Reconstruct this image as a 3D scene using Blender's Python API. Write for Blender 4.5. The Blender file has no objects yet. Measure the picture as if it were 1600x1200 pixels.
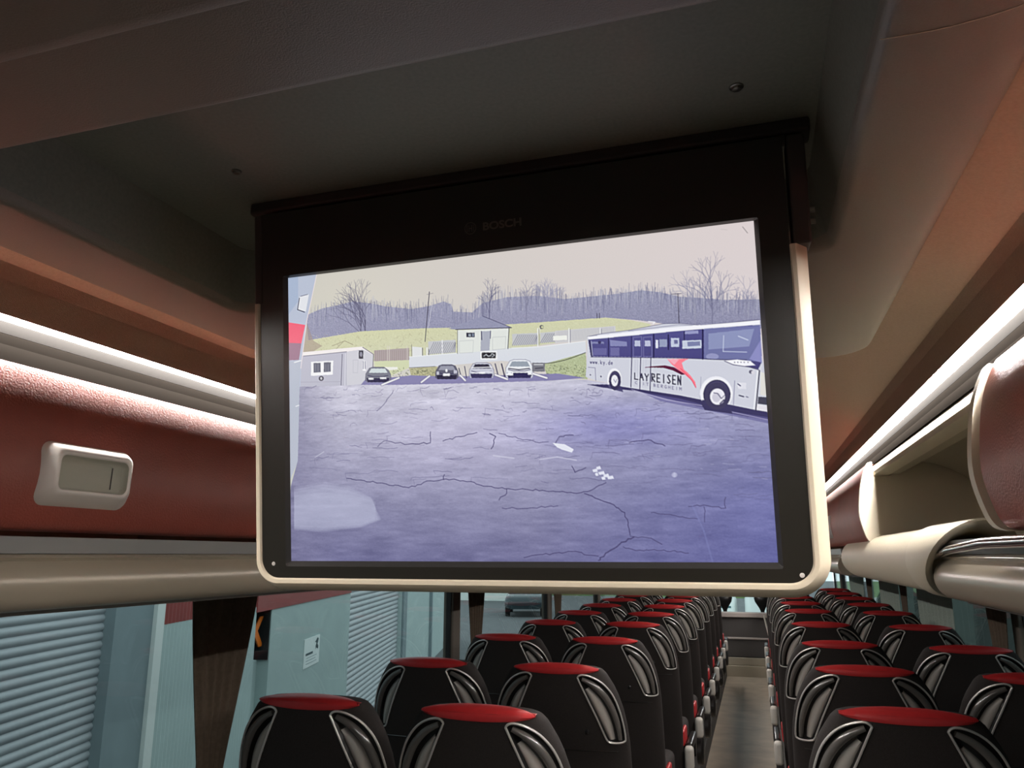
import bpy, bmesh, math, random
import numpy as np
from mathutils import Vector, Matrix

S = bpy.context.scene
COL = S.collection
random.seed(7)
PI = math.pi

# ------------------------------------------------------------------ camera, world, exposure
FPX = 1179.93
cam_d = bpy.data.cameras.new('camera')
cam = bpy.data.objects.new('camera', cam_d)
COL.objects.link(cam)
cam_d.sensor_fit = 'HORIZONTAL'
cam_d.sensor_width = 36.0
cam_d.lens = 36.0 * FPX / 1600.0
cam_d.clip_start = 0.02
cam_d.clip_end = 400
_R = ((0.954041459, 0.0656677888, 0.292391237),
      (0.299674292, -0.210560621, -0.930515741),
      (0.000461169, 0.975372732, -0.220562510))
# columns of the camera matrix: right, up, backward in world space
cam.matrix_world = Matrix(((_R[0][0], _R[0][1], _R[0][2], 0), (_R[1][0], _R[1][1], _R[1][2], 0),
                           (_R[2][0], _R[2][1], _R[2][2], 0), (0, 0, 0, 1)))
S.camera = cam

world = bpy.data.worlds.new('overcast_daylight')
S.world = world
world.use_nodes = True
bg = world.node_tree.nodes['Background']
bg.inputs[0].default_value = (0.75, 0.82, 0.85, 1)
bg.inputs[1].default_value = 0.82
S.view_settings.view_transform = 'Standard'
S.view_settings.look = 'None'
S.view_settings.exposure = 1.05
S.view_settings.gamma = 1.0
S.view_settings.use_curve_mapping = False

LED_POWER = 66.0

# ------------------------------------------------------------------ materials
def lin(c):
    return tuple(((v / 255.0) / 12.92 if v / 255.0 <= 0.04045 else ((v / 255.0 + 0.055) / 1.055) ** 2.4) for v in c)

def mat(name, rgb, rough=0.6, metal=0.0, noise=0.0, nscale=60.0, bump=0.0, bscale=400.0, spec=0.5, emit=None, estr=0.0, coat=0.0):
    m = bpy.data.materials.new(name)
    m.use_nodes = True
    nt = m.node_tree
    b = nt.nodes['Principled BSDF']
    col = lin(rgb) + (1,)
    b.inputs['Base Color'].default_value = col
    b.inputs['Roughness'].default_value = rough
    b.inputs['Metallic'].default_value = metal
    b.inputs['Specular IOR Level'].default_value = spec
    b.inputs['Coat Weight'].default_value = coat
    tc = nt.nodes.new('ShaderNodeTexCoord')
    if noise > 0:
        n = nt.nodes.new('ShaderNodeTexNoise')
        n.inputs['Scale'].default_value = nscale
        n.inputs['Detail'].default_value = 4
        nt.links.new(tc.outputs['Object'], n.inputs['Vector'])
        r = nt.nodes.new('ShaderNodeValToRGB')
        r.color_ramp.elements[0].position = 0.3
        r.color_ramp.elements[1].position = 0.7
        r.color_ramp.elements[0].color = tuple(max(0, v * (1 - noise)) for v in col[:3]) + (1,)
        r.color_ramp.elements[1].color = tuple(min(1, v * (1 + noise)) for v in col[:3]) + (1,)
        nt.links.new(n.outputs['Fac'], r.inputs[0])
        nt.links.new(r.outputs[0], b.inputs['Base Color'])
    if bump > 0:
        n2 = nt.nodes.new('ShaderNodeTexNoise')
        n2.inputs['Scale'].default_value = bscale
        n2.inputs['Detail'].default_value = 3
        nt.links.new(tc.outputs['Object'], n2.inputs['Vector'])
        bp = nt.nodes.new('ShaderNodeBump')
        bp.inputs['Strength'].default_value = bump
        bp.inputs['Distance'].default_value = 0.002
        nt.links.new(n2.outputs['Fac'], bp.inputs['Height'])
        nt.links.new(bp.outputs[0], b.inputs['Normal'])
    if emit:
        b.inputs['Emission Color'].default_value = lin(emit) + (1,)
        b.inputs['Emission Strength'].default_value = estr
    return m

M = {}
M['ceil'] = mat('ceiling_fabric', (172, 150, 132), 0.9, noise=0.06, nscale=300, bump=0.4, bscale=900)
M['pod'] = mat('housing_plastic', (134, 126, 113), 0.44, noise=0.04, nscale=500, bump=0.2, bscale=900)
M['recess'] = mat('recess_grey', (124, 126, 114), 0.6, noise=0.08, nscale=300)
M['cream'] = mat('cream_plastic', (214, 204, 182), 0.5, bump=0.08, bscale=900)
M['creamframe'] = mat('monitor_frame_cream', (222, 208, 182), 0.45)
M['leather'] = mat('red_brown_leather', (150, 74, 61), 0.42, noise=0.10, nscale=14, bump=0.35, bscale=420)
M['bingrey'] = mat('rail_grey_metal', (150, 150, 148), 0.4, metal=0.2)
M['beige_rail'] = mat('rail_beige', (172, 162, 144), 0.3, metal=0.1)
M['gap_shade'] = mat('gap_shade_dark', (18, 16, 14), 0.95, spec=0.0)  # near-black, stands in for the shade inside the light strip groove
M['reflector'] = mat('reflector_grey', (29, 28, 27), 0.95, spec=0.0)
M['chrome'] = mat('chrome', (215, 215, 222), 0.16, metal=1.0)
M['satin'] = mat('satin_silver', (226, 220, 214), 0.45, metal=0.25, bump=0.05, bscale=900)
M['silver_trim'] = mat('silver_trim', (225, 220, 214), 0.35, metal=0.6)
M['blackgloss'] = mat('black_bezel_gloss', (36, 33, 27), 0.3, spec=0.5)
M['blackplastic'] = mat('black_plastic', (30, 28, 27), 0.3, spec=0.6)
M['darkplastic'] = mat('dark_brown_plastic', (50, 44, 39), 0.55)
M['blackcloth'] = mat('black_textile', (46, 41, 39), 0.85, noise=0.2, nscale=350, bump=0.5, bscale=700, spec=0.3)
M['redleather'] = mat('red_leather', (186, 44, 46), 0.42, noise=0.05, nscale=60, bump=0.15, bscale=500)
M['gripgloss'] = mat('grip_gloss_grey', (92, 88, 84), 0.2, spec=0.8, coat=0.3)
M['insert'] = mat('grip_insert_grey', (176, 170, 162), 0.35, spec=0.5)
M['armlight'] = mat('armrest_light_grey', (196, 191, 182), 0.5)
M['floor'] = mat('aisle_floor_vinyl', (176, 162, 144), 0.4, noise=0.2, nscale=5)
M['dashdark'] = mat('dash_dark_textile', (70, 66, 64), 0.7, noise=0.1, nscale=80)
M['dashlight'] = mat('dash_light_plastic', (168, 158, 152), 0.5)
M['curtain'] = mat('curtain_brown', (96, 84, 72), 0.95, noise=0.12, nscale=90, bump=0.3, bscale=600, spec=0.1)
M['curtaingrey'] = mat('curtain_grey_green', (150, 162, 152), 0.95, noise=0.1, nscale=90, spec=0.1)
M['wallgrey'] = mat('side_wall_grey', (70, 66, 62), 0.8)
M['pillar'] = mat('pillar_taupe', (104, 96, 86), 0.7)
M['binshell'] = mat('bin_inner_beige', (186, 176, 154), 0.65)
M['cup'] = mat('grip_cup_grey', (188, 188, 174), 0.5)
M['rimgloss'] = mat('screen_rim_gloss', (78, 76, 74), 0.22, metal=0.5)
M['screw'] = mat('screw_steel', (120, 118, 108), 0.3, metal=0.8)
M['bezeltext'] = mat('printed_grey_lettering', (92, 88, 80), 0.5)
# outside
M['shutter'] = mat('shutter_slats', (178, 182, 186), 0.5, noise=0.04, nscale=2)
M['render_grey'] = mat('facade_grey', (138, 152, 156), 0.9, noise=0.06, nscale=3)
M['render_light'] = mat('facade_light', (188, 204, 202), 0.9, noise=0.04, nscale=3)
M['panel_poster'] = mat('facade_teal_grey', (176, 192, 190), 0.9, noise=0.04, nscale=2)
M['redband'] = mat('facade_red_band', (150, 66, 62), 0.7, noise=0.05, nscale=4)
M['whitepaint'] = mat('white_paint', (232, 236, 232), 0.7)
M['asphalt'] = mat('yard_asphalt', (96, 98, 100), 0.9, noise=0.15, nscale=3)
M['grass'] = mat('grass_green', (120, 150, 92), 1.0, noise=0.2, nscale=1)
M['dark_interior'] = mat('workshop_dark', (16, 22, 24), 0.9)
M['orange'] = mat('orange_paint', (240, 120, 20), 0.5)
M['poster'] = mat('poster_paper', (236, 242, 240), 0.8)
M['ink'] = mat('poster_ink', (70, 88, 92), 0.8)
M['carbody'] = mat('car_dark_paint', (34, 52, 58), 0.25, metal=0.3, coat=0.6)
M['carglass'] = mat('car_glass', (90, 130, 136), 0.1, spec=0.8)
M['tyre'] = mat('tyre_rubber', (18, 18, 18), 0.8)
M['facade_right'] = mat('facade_right_green_grey', (56, 64, 60), 0.9, noise=0.08, nscale=2)
M['housewall'] = mat('house_white', (226, 232, 226), 0.9)

def led_mat(name, rgb, s):
    m = bpy.data.materials.new(name); m.use_nodes = True
    nt = m.node_tree; nt.nodes.clear()
    e = nt.nodes.new('ShaderNodeEmission'); o = nt.nodes.new('ShaderNodeOutputMaterial')
    e.inputs[0].default_value = lin(rgb) + (1,); e.inputs[1].default_value = s
    nt.links.new(e.outputs[0], o.inputs[0])
    return m
M['led'] = led_mat('led_line_light', (255, 250, 246), LED_POWER)

def glass_mat(name, tint, refl):
    m = bpy.data.materials.new(name); m.use_nodes = True
    nt = m.node_tree; nt.nodes.clear()
    o = nt.nodes.new('ShaderNodeOutputMaterial'); mx = nt.nodes.new('ShaderNodeMixShader')
    t = nt.nodes.new('ShaderNodeBsdfTransparent'); g = nt.nodes.new('ShaderNodeBsdfGlossy')
    lw = nt.nodes.new('ShaderNodeLayerWeight'); lw.inputs['Blend'].default_value = 0.5
    pw = nt.nodes.new('ShaderNodeMath'); pw.operation = 'POWER'; pw.inputs[1].default_value = 5.0; nt.links.new(lw.outputs['Facing'], pw.inputs[0])
    fr = nt.nodes.new('ShaderNodeMath'); fr.operation = 'MULTIPLY_ADD'; fr.inputs[1].default_value = refl; fr.inputs[2].default_value = 0.03
    nt.links.new(pw.outputs[0], fr.inputs[0])
    t.inputs[0].default_value = tint + (1,); g.inputs['Roughness'].default_value = 0.02
    nt.links.new(fr.outputs[0], mx.inputs[0]); nt.links.new(t.outputs[0], mx.inputs[1]); nt.links.new(g.outputs[0], mx.inputs[2])
    nt.links.new(mx.outputs[0], o.inputs[0])
    return m
M['glass'] = glass_mat('tinted_window_glass', (0.83, 0.90, 0.90), 0.7)

# ------------------------------------------------------------------ helpers
def tag(o, label=None, cat=None, group=None, kind=None):
    if label: o['label'] = label
    if cat: o['category'] = cat
    if group: o['group'] = group
    if kind: o['kind'] = kind
    return o

def empty(name, loc, label=None, cat=None, group=None, kind=None):
    o = bpy.data.objects.new(name, None); COL.objects.link(o)
    o.location = loc; o.empty_display_size = 0.05
    return tag(o, label, cat, group, kind)

class MB:
    """collects geometry, links it as ONE mesh object"""
    def __init__(s): s.v = []; s.f = []
    def add(s, vs, fs):
        n = len(s.v); s.v += [tuple(p) for p in vs]; s.f += [tuple(i + n for i in f) for f in fs]; return s
    def box(s, x0, x1, y0, y1, z0, z1):
        return s.add([(x0,y0,z0),(x1,y0,z0),(x1,y1,z0),(x0,y1,z0),(x0,y0,z1),(x1,y0,z1),(x1,y1,z1),(x0,y1,z1)],
                     [(0,3,2,1),(4,5,6,7),(0,1,5,4),(1,2,6,5),(2,3,7,6),(3,0,4,7)])
    def loft(s, rings, close=True, caps=True):
        n = len(rings[0]); vs = [p for r in rings for p in r]; fs = []
        for i in range(len(rings) - 1):
            for j in range(n if close else n - 1):
                k = (j + 1) % n
                fs.append((i*n + j, i*n + k, (i+1)*n + k, (i+1)*n + j))
        if caps and close:
            fs.append(tuple(range(n))[::-1]); fs.append(tuple((len(rings)-1)*n + j for j in range(n)))
        return s.add(vs, fs)
    def prism(s, prof, y0, y1):               # profile in (x,z), swept along y
        return s.loft([[(x, y0, z) for x, z in prof], [(x, y1, z) for x, z in prof]])
    def tube(s, pts, r, n=8, closed=False):
        pts = [Vector(p) for p in pts]; m = len(pts); rr = r if isinstance(r, (list, tuple)) else [r] * m
        rings = []; ref = None
        for i, p in enumerate(pts):
            if closed: t = pts[(i+1) % m] - pts[i-1]
            else: t = pts[min(i+1, m-1)] - pts[max(i-1, 0)]
            t.normalize()
            if ref is None:
                ref = t.cross(Vector((0, 0, 1)))
                if ref.length < 0.1: ref = t.cross(Vector((1, 0, 0)))
            ref = (ref - t * ref.dot(t)).normalized(); b = t.cross(ref)
            rings.append([tuple(p + (ref * math.cos(2*PI*k/n) + b * math.sin(2*PI*k/n)) * rr[i]) for k in range(n)])
        if closed:
            rings.append(rings[0]); return s.loft(rings, caps=False)
        return s.loft(rings)
    def build(s, name, m, parent=None, smooth=True, bevel=0.0, seg=3, angle=40):
        me = bpy.data.meshes.new(name); me.from_pydata(s.v, [], s.f); me.update()
        bm = bmesh.new(); bm.from_mesh(me)
        bmesh.ops.remove_doubles(bm, verts=bm.verts, dist=1e-6)
        bmesh.ops.recalc_face_normals(bm, faces=bm.faces); bm.to_mesh(me); bm.free()
        ms = m if isinstance(m, (list, tuple)) else [m]
        for q in ms: me.materials.append(q)
        o = bpy.data.objects.new(name, me); COL.objects.link(o)
        if smooth:
            me.polygons.foreach_set('use_smooth', [True] * len(me.polygons))
            me.set_sharp_from_angle(angle=math.radians(angle))
        if bevel:
            b = o.modifiers.new('b', 'BEVEL'); b.width = bevel; b.segments = seg; b.limit_method = 'ANGLE'; b.angle_limit = math.radians(35)
            b.harden_normals = False
        if parent: o.parent = parent
        return o

def rrect(x0, x1, y0, y1, r, n=6, rs=None):
    """rounded rectangle, counter-clockwise from the lower right corner; rs = radii (br, tr, tl, bl)"""
    rs = rs or (r, r, r, r); out = []
    for (cx, cy, a0, q) in ((x1, y0, -90, 0), (x1, y1, 0, 1), (x0, y1, 90, 2), (x0, y0, 180, 3)):
        rr = rs[q]; ox = cx - rr if cx == x1 else cx + rr; oy = cy - rr if cy == y1 else cy + rr
        for k in range(n + 1):
            a = math.radians(a0 + 90 * k / n); out.append((ox + rr * math.cos(a), oy + rr * math.sin(a)))
    return out

def text_mesh(name, body, size, m, parent, matrix, extrude=0.0002, align='LEFT', shear=0.0):
    cu = bpy.data.curves.new(name, 'FONT'); cu.body = body; cu.size = size; cu.extrude = extrude; cu.align_x = align; cu.shear = shear; cu.offset = size * 0.025
    t = bpy.data.objects.new(name, cu); COL.objects.link(t)
    dg = bpy.context.evaluated_depsgraph_get()
    me = bpy.data.meshes.new_from_object(t.evaluated_get(dg)); me.name = name
    bpy.data.objects.remove(t)
    me.materials.clear(); me.materials.append(m)
    o = bpy.data.objects.new(name, me); COL.objects.link(o)
    if parent: o.parent = parent
    o.matrix_local = matrix
    return o

CX = -0.243          # centre line of the ceiling
Y0, Y1 = -3.0, 12.6  # rear and front of the cabin
GZ = -2.75           # yard level

# ------------------------------------------------------------------ the shell of the coach
def structure(name, mb, m, **k):
    o = mb.build(name, m, **k); o['kind'] = 'structure'; return o

half = [(0.5005, 0.2485), (0.5015, 0.262), (0.502, 0.275), (0.500, 0.290), (0.495, 0.303), (0.47, 0.316), (0.43, 0.329), (0.36, 0.353), (0.2, 0.368), (0.0, 0.374)]
low = [(CX - d, z) for d, z in half] + [(CX + d, z) for d, z in reversed(half[:-1])]
up = [(x, z + 0.05) for x, z in reversed(low)]
structure('ceiling', MB().prism(low + up, Y0, Y1), M['ceil'])

structure('floor', MB().box(-0.47, 0.10, Y0, 11.2, -1.66, -1.60), M['floor'])
structure('trim_1', MB().box(-1.44, -0.47, Y0, 11.2, -1.66, -1.46), M['wallgrey'], bevel=0.01)
structure('trim_2', MB().box(0.10, 1.09, Y0, 11.2, -1.66, -1.46), M['wallgrey'], bevel=0.01)
structure('wall_back', MB().box(-1.5, 1.15, Y0 - 0.06, Y0, -1.7, 0.5), M['wallgrey'])
XL, XR = -1.44, 1.09
structure('wall_left', MB().box(XL - 0.06, XL, Y0, Y1, -1.7, -0.92), M['wallgrey'])
structure('wall_right', MB().box(XR, XR + 0.06, Y0, Y1, -1.7, -0.92), M['wallgrey'])
structure('trim_3', MB().prism([(XL - 0.06, -0.035), (XL, -0.075), (XL + 0.02, -0.06), (CX - 0.40 - 0.1, -0.045), (CX - 0.5, -0.03), (XL - 0.06, 0.0)], Y0, Y1), M['wallgrey'])
structure('trim_4', MB().prism([(XR + 0.06, -0.035), (XR, -0.10), (XR - 0.02, -0.09), (CX + 0.54, -0.035), (CX + 0.54, -0.02), (XR + 0.06, 0.0)], Y0, Y1), M['wallgrey'])
# outer skin above the windows keeps the daylight out of the bins
structure('trim_5', MB().box(XL - 0.06, XL - 0.03, Y0, Y1, -0.06, 0.45), M['wallgrey'])
structure('trim_6', MB().box(XR + 0.03, XR + 0.06, Y0, Y1, -0.06, 0.45), M['wallgrey'])
structure('trim_7', MB().box(XL - 0.06, XR + 0.06, Y0, Y1, 0.45, 0.48), M['wallgrey'])

# windows: pillars + panes
pil_y = [-1.9, -0.05, 1.885, 3.66, 5.50, 7.35, 9.2, 11.1]
wn = 1
for side, X, sgn in (('left', XL, -1), ('right', XR, 1)):
    ys = [p + (0.0 if side == 'left' else 0.35) for p in pil_y]
    narrow = lambda p: 0.016 if (side == 'left' and abs(p - 1.885) < 0.01) else 0.045
    edges = [Y0] + ys + [Y1]
    for i in range(len(edges) - 1):
        a, b = edges[i] + narrow(edges[i]), edges[i+1] - narrow(edges[i+1])
        w = empty('window_%d' % wn, (X, (a + b) / 2, -0.92), kind='structure'); wn += 1
        g = MB().box(-0.004 + sgn * 0.03, 0.004 + sgn * 0.03, -(b - a) / 2, (b - a) / 2, 0.0, 0.9).build('glass_pane', M['glass'], w, smooth=False)
        fr = MB()
        L = (b - a) / 2
        fr.box(sgn * 0.02 - 0.012, sgn * 0.02 + 0.012, -L - 0.005, -L + 0.012, 0, 0.9); fr.box(sgn * 0.02 - 0.012, sgn * 0.02 + 0.012, L - 0.012, L + 0.005, 0, 0.9)
        fr.box(sgn * 0.02 - 0.014, sgn * 0.02 + 0.014, -L, L, -0.005, 0.03)
        fr.build('window_frame', M['blackplastic'], w, smooth=False)
for i, y in enumerate(pil_y):
    structure('trim_%d' % (8 + i), MB().box(XL - 0.05, XL + 0.004, y - (0.018 if i == 2 else 0.05), y + (0.018 if i == 2 else 0.05), -0.92, -0.05), M['pillar'], bevel=0.008)
    structure('trim_%d' % (18 + i), MB().box(XR - 0.012, XR + 0.05, y + 0.30, y + 0.40, -0.92, -0.05), M['pillar'], bevel=0.008)

# front end: steps, dash and windscreen
st = MB().box(-0.55, 0.13, 11.2, 11.6, -1.66, -1.46).box(-0.55, 0.13, 11.25, 11.28, -1.46, -1.36)
structure('trim_30', st, M['beige_rail'], bevel=0.008)
structure('trim_31', MB().box(-0.55, 0.13, 11.30, 11.36, -1.36, -0.84).box(XL, -0.55, 11.2, 11.26, -1.66, -0.95).box(0.13, XR, 11.2, 11.26, -1.66, -0.95), M['dashdark'], bevel=0.01)
structure('trim_32', MB().box(-0.56, 0.14, 11.26, 11.44, -0.84, -0.775).box(-0.55, 0.13, 11.28, 11.30, -1.13, -1.10), M['dashlight'], bevel=0.012)
structure('wall_front', MB().box(XL - 0.06, XR + 0.06, Y1, Y1 + 0.06, -1.7, -0.95).box(XL - 0.06, XR + 0.06, Y1, Y1 + 0.06, 0.1, 0.5), M['wallgrey'])
w = empty('window_%d' % wn, (0, Y1, -0.95), kind='structure')
MB().box(XL, XR, 0.02, 0.03, 0, 1.05).build('glass_pane', M['glass'], w, smooth=False)
MB().box(CX - 0.03, CX + 0.03, 0.0, 0.05, 0.6, 1.05).box(XL, XR, -0.01, 0.05, -0.02, 0.02).build('window_frame', M['blackplastic'], w, smooth=False)

# ------------------------------------------------------------------ light strips above the bins
def cove(side):
    s = 1 if side == 'right' else -1
    def pr(pts, ya, yb): return MB().prism([(CX + s * d, z) for d, z in pts], ya, yb)
    ya, yb = Y0, 11.0
    t = empty('light_strip', (CX + s * 0.505, 4, 0.25),
              'long white LED light strip above the %s' % ('recessed leather locker on the left of the screen' if s < 0 else 'open locker bay on the right of the screen'), 'light strip', None)
    inv = -Vector(t.location)
    def put(mb, name, m, **k):
        o = mb.build(name, m, t, **k); o.data.transform(Matrix.Translation(inv)); return o
    # carrier: lamp slot facing straight down, reflector, groove and white ledge
    put(pr([(0.5025, 0.2515), (0.525, 0.2515), (0.525, 0.2365), (0.529, 0.236), (0.529, 0.2225), (0.5165, 0.204), (0.504, 0.180), (0.504, 0.171), (0.534, 0.171), (0.534, 0.2545), (0.5025, 0.2545)], ya, yb), 'carrier_profile', M['cream'], smooth=False)
    put(pr([(0.5252, 0.2357), (0.5246, 0.2357), (0.5240, 0.2240), (0.5120, 0.2010), (0.5135, 0.1990), (0.5252, 0.2220)], ya, yb), 'groove_shade', M['gap_shade'], smooth=False)  # groove shade put in as a dark sheet, since the lamp shines into it
    put(pr([(0.5245, 0.2495), (0.5245, 0.2360), (0.5252, 0.2360), (0.5252, 0.2495)], ya, yb), 'reflector', M['reflector'], smooth=False)
    put(pr([(0.5035, 0.2500), (0.5240, 0.2500), (0.5240, 0.2512), (0.5035, 0.2512)], ya, yb), 'led_line', M['led'], smooth=False)
    return t
cove('left'); cove('right')

# ------------------------------------------------------------------ overhead lockers
LIDP = [(0.500, 0.199), (0.494, 0.196), (0.480, 0.164), (0.472, 0.123), (0.469, 0.083), (0.476, 0.046), (0.484, 0.029), (0.496, 0.024)]
def smoothp(pts, k=4):
    out = []
    for i in range(len(pts) - 1):
        p0 = pts[max(i-1, 0)]; p1 = pts[i]; p2 = pts[i+1]; p3 = pts[min(i+2, len(pts)-1)]
        for j in range(k):
            t = j / k
            out.append(tuple(0.5 * ((2*p1[c]) + (-p0[c] + p2[c]) * t + (2*p0[c] - 5*p1[c] + 4*p2[c] - p3[c]) * t*t + (-p0[c] + 3*p1[c] - 3*p2[c] + p3[c]) * t**3) for c in range(len(p1))))
    out.append(tuple(pts[-1])); return out
LS = smoothp(LIDP, 4)

def lid_mesh(s, L):
    """leather covered lid: the skin is rounded in at both ends"""
    outer = [(d, z) for d, z in LS]; inner = [(min(d + 0.016, 0.5015), z) for d, z in reversed(LS[1:-1])]
    ring = outer + inner
    mz = 0.11
    rings = []
    for y, k in [(-L/2, 0.012), (-L/2 + 0.003, 0.005), (-L/2 + 0.008, 0.0015), (-L/2 + 0.016, 0.0)] + [(-L/2 + L*q/8, 0) for q in range(1, 8)] + [(L/2 - 0.016, 0.0), (L/2 - 0.008, 0.0015), (L/2 - 0.003, 0.005), (L/2, 0.012)]:
        rings.append([(s * min(d + k * (1 if i < len(outer) else 0), d + 0.014) , y, z + (mz - z) * k * 1.2) for i, (d, z) in enumerate(ring)])
    return MB().loft(rings)

def handle_parts(s, lid):
    """recessed silver grip"""
    def P3(y, z, off):      # surface of the lid near its middle (local x measured from the centre line)
        # depth of the lid skin at height z
        for (d0, z0), (d1, z1) in zip(LS, LS[1:]):
            if z1 <= z <= z0:
                t = (z - z0) / (z1 - z0 + 1e-9); return (s * (d0 + (d1 - d0) * t - off), y, z)
        return (s * (0.469 - off), y, z)
    W, za, zb = 0.060, 0.052, 0.118
    def loop(x0, x1, a, b, r, off):
        return [P3(p[0], p[1], off) for p in rrect(x0, x1, a, b, r, 5)]
    rings = [loop(-W - 0.002, W + 0.002, za - 0.002, zb + 0.002, 0.012, -0.002),
             loop(-W, W, za, zb, 0.012, 0.003),
             loop(-W + 0.008, W - 0.007, za + 0.010, zb - 0.005, 0.009, 0.012),
             loop(-W + 0.012, W - 0.011, za + 0.014, zb - 0.011, 0.008, 0.0135),
             loop(-W + 0.014, W - 0.013, za + 0.016, zb - 0.013, 0.007, 0.012)]
    h = MB().loft(rings, caps=False).build('handle', M['satin'], lid, angle=60)
    rings = [loop(-W + 0.014, W - 0.013, za + 0.016, zb - 0.013, 0.007, 0.012),
             loop(-W + 0.015, W - 0.014, za + 0.017, zb - 0.015, 0.006, 0.009),
             loop(-W + 0.017, W - 0.016, za + 0.019, zb - 0.018, 0.004, 0.0055)]
    mb = MB().loft(rings, caps=False); n = len(rings[0]); mb.f.append(tuple(range(2*n, 3*n)))
    mb.build('handle_cup', M['cup'], h, angle=60)
    q = MB(); yy = 0.029 if s < 0 else -0.029
    a0 = P3(yy, za + 0.021, 0.0058); b0 = P3(yy, zb - 0.02, 0.0058)
    q.tube([a0, b0], 0.0007, 6).build('latch_seam', M['blackplastic'], h)
    return h

def locker(side, ya, yb, label, lid=True, group=None, far_panel=False, handle=True):
    s = 1 if side == 'right' else -1
    L = yb - ya; yc = (ya + yb) / 2
    X = (XR if s > 0 else XL)
    root = empty('overhead_locker', (CX, yc, 0), label, 'overhead locker', group)
    dw = abs(X - CX) - 0.01
    # body: thin shell with floor, roof and side cheeks
    body = MB()
    P = lambda pts: [(s * d, z) for d, z in pts]
    body.prism(P([(0.535, 0.172), (0.535, 0.190), (0.60, 0.262), (0.75, 0.30), (dw, 0.30), (dw, 0.286), (0.76, 0.286), (0.61, 0.248), (0.555, 0.172)]), -L/2, L/2)
    body.prism(P([(0.505, 0.002), (0.505, 0.012), (dw, 0.012), (dw, 0.002)]), -L/2, L/2)
    body.prism(P([(dw - 0.015, 0.012), (dw - 0.015, 0.286), (dw, 0.286), (dw, 0.012)]), -L/2, L/2)
    body.build('body', M['binshell'], root, smooth=False)
    cheek = [(0.488, 0.030), (0.478, 0.046), (0.472, 0.083), (0.475, 0.123), (0.484, 0.160), (0.498, 0.169), (0.536, 0.169), (0.536, 0.192), (0.60, 0.262), (0.75, 0.30), (dw, 0.30), (dw, 0.008), (0.50, 0.008)]
    for e in ((-1, 1) if lid else ()):
        MB().prism(P([(d + 0.018 if d < 0.5 else d, z) for d, z in cheek]), e * (L/2 - 0.012) - 0.010, e * (L/2 - 0.012) + 0.010).build('side_panel', M['binshell'], root, smooth=False)
    if lid:
        lo = lid_mesh(s, L - 0.012).build('lid', M['leather'], root, angle=60)
        lip = MB(); end = -1 if True else 1
        if handle: handle_parts(s, lo)
    if far_panel:
        # flat cream end panel that closes the bay on its front side, and the darker roll-over at the back
        MB().prism(P([(0.499, 0.2005)] + [(d - 0.003, z) for d, z in LS[1:]] + [(dw, 0.012), (dw, 0.286), (0.76, 0.286), (0.61, 0.25), (0.536, 0.169), (0.502, 0.169), (0.502, 0.2)]), L/2 - 0.016, L/2 - 0.002).build('end_panel', M['cream'], root, smooth=False, bevel=0.003)
        sh = smoothp([(0.56, 0.205), (0.64, 0.185), (0.70, 0.14), (0.74, 0.05), (0.75, 0.013)], 5)
        MB().prism(P(sh + [(d + 0.01, z + 0.005) for d, z in reversed(sh)]), -L/2 + 0.02, L/2 - 0.02).build('liner', M['binshell'], root)
    return root

locker('left', -0.18, 1.52, 'closed red-brown leather overhead locker with silver recessed grip, left of the monitor', group='overhead lockers on the left')
locker('left', -1.90, -0.19, 'closed leather overhead locker behind the viewer on the left side', group='overhead lockers on the left')
for k in range(5):
    locker('left', 1.53 + k * 1.72, 1.53 + k * 1.72 + 1.71, 'closed leather overhead locker hidden beyond the monitor, number %s from the rear on the left' % ['two', 'three', 'four', 'five', 'six'][k], group='overhead lockers on the left')
locker('right', -0.95, 0.90, 'closed brown leather overhead locker cut off by the right picture edge', group='overhead lockers on the right')
locker('right', 0.91, 1.84, 'open overhead locker bay without a lid showing its cream end panel', lid=False, far_panel=True)
rl = ['brown leather overhead locker just beyond the cream end panel of the open bay'] + ['brown leather overhead locker on the right, %s beyond the open bay' % w for w in ('second', 'third', 'fourth', 'fifth', 'sixth')]
for k in range(6):
    locker('right', 1.85 + k * 1.5, 1.85 + k * 1.5 + 1.49, rl[k], group='overhead lockers on the right')

# cream edge strip along the near right lid end
tr = MB()
tr.prism([(CX + d - 0.003, z) for d, z in LS] + [(CX + d + 0.030, z) for d, z in reversed(LS)], 0.898, 0.915)
tag(tr.build('edge_strip', M['cream'], None, bevel=0.003), 'narrow cream edge strip on the far end of the right leather locker lid', 'edge strip')

# ------------------------------------------------------------------ rails under the lockers
def rail(side, ya, yb, label):
    s = 1 if side == 'right' else -1
    root = empty('service_rail', (CX, (ya + yb) / 2, 0), label, 'rail')
    L = (yb - ya) / 2
    P = lambda pts: [(s * d, z) for d, z in pts]
    MB().prism(P([(0.487, 0.0185), (0.489, 0.001), (0.5040, 0.001), (0.5040, 0.0185)]), -L, L).build('grey_band', M['bingrey'], root, smooth=False)
    prof = [(0.489, 0.0), (0.484, -0.003)]
    for k in range(13):
        a = math.radians(62 + k * 17)
        prof.append((0.500 - 0.026 * math.cos(a - PI/2) * 1.0, -0.030 + 0.028 * math.sin(PI/2 + PI/2 - a + 0.0)))
    arc = [(0.502 + 0.026 * math.cos(math.radians(a)), -0.031 + 0.028 * math.sin(math.radians(a))) for a in range(120, 285, 12)]
    MB().prism(P([(0.489, 0.0005), (0.4845, -0.003)] + arc + [(0.56, -0.052), (0.56, 0.0)]), -L, L).build('rail_roll', M['beige_rail'], root, angle=50)
    MB().prism(P([(0.512, -0.0595), (0.514, -0.064), (0.535, -0.064), (0.535, -0.056)]), -L, L).build('lower_edge', M['bingrey'], root, smooth=False)
    return root
rail('left', Y0, 11.0, 'rounded beige service rail under the left leather lockers')
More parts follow.
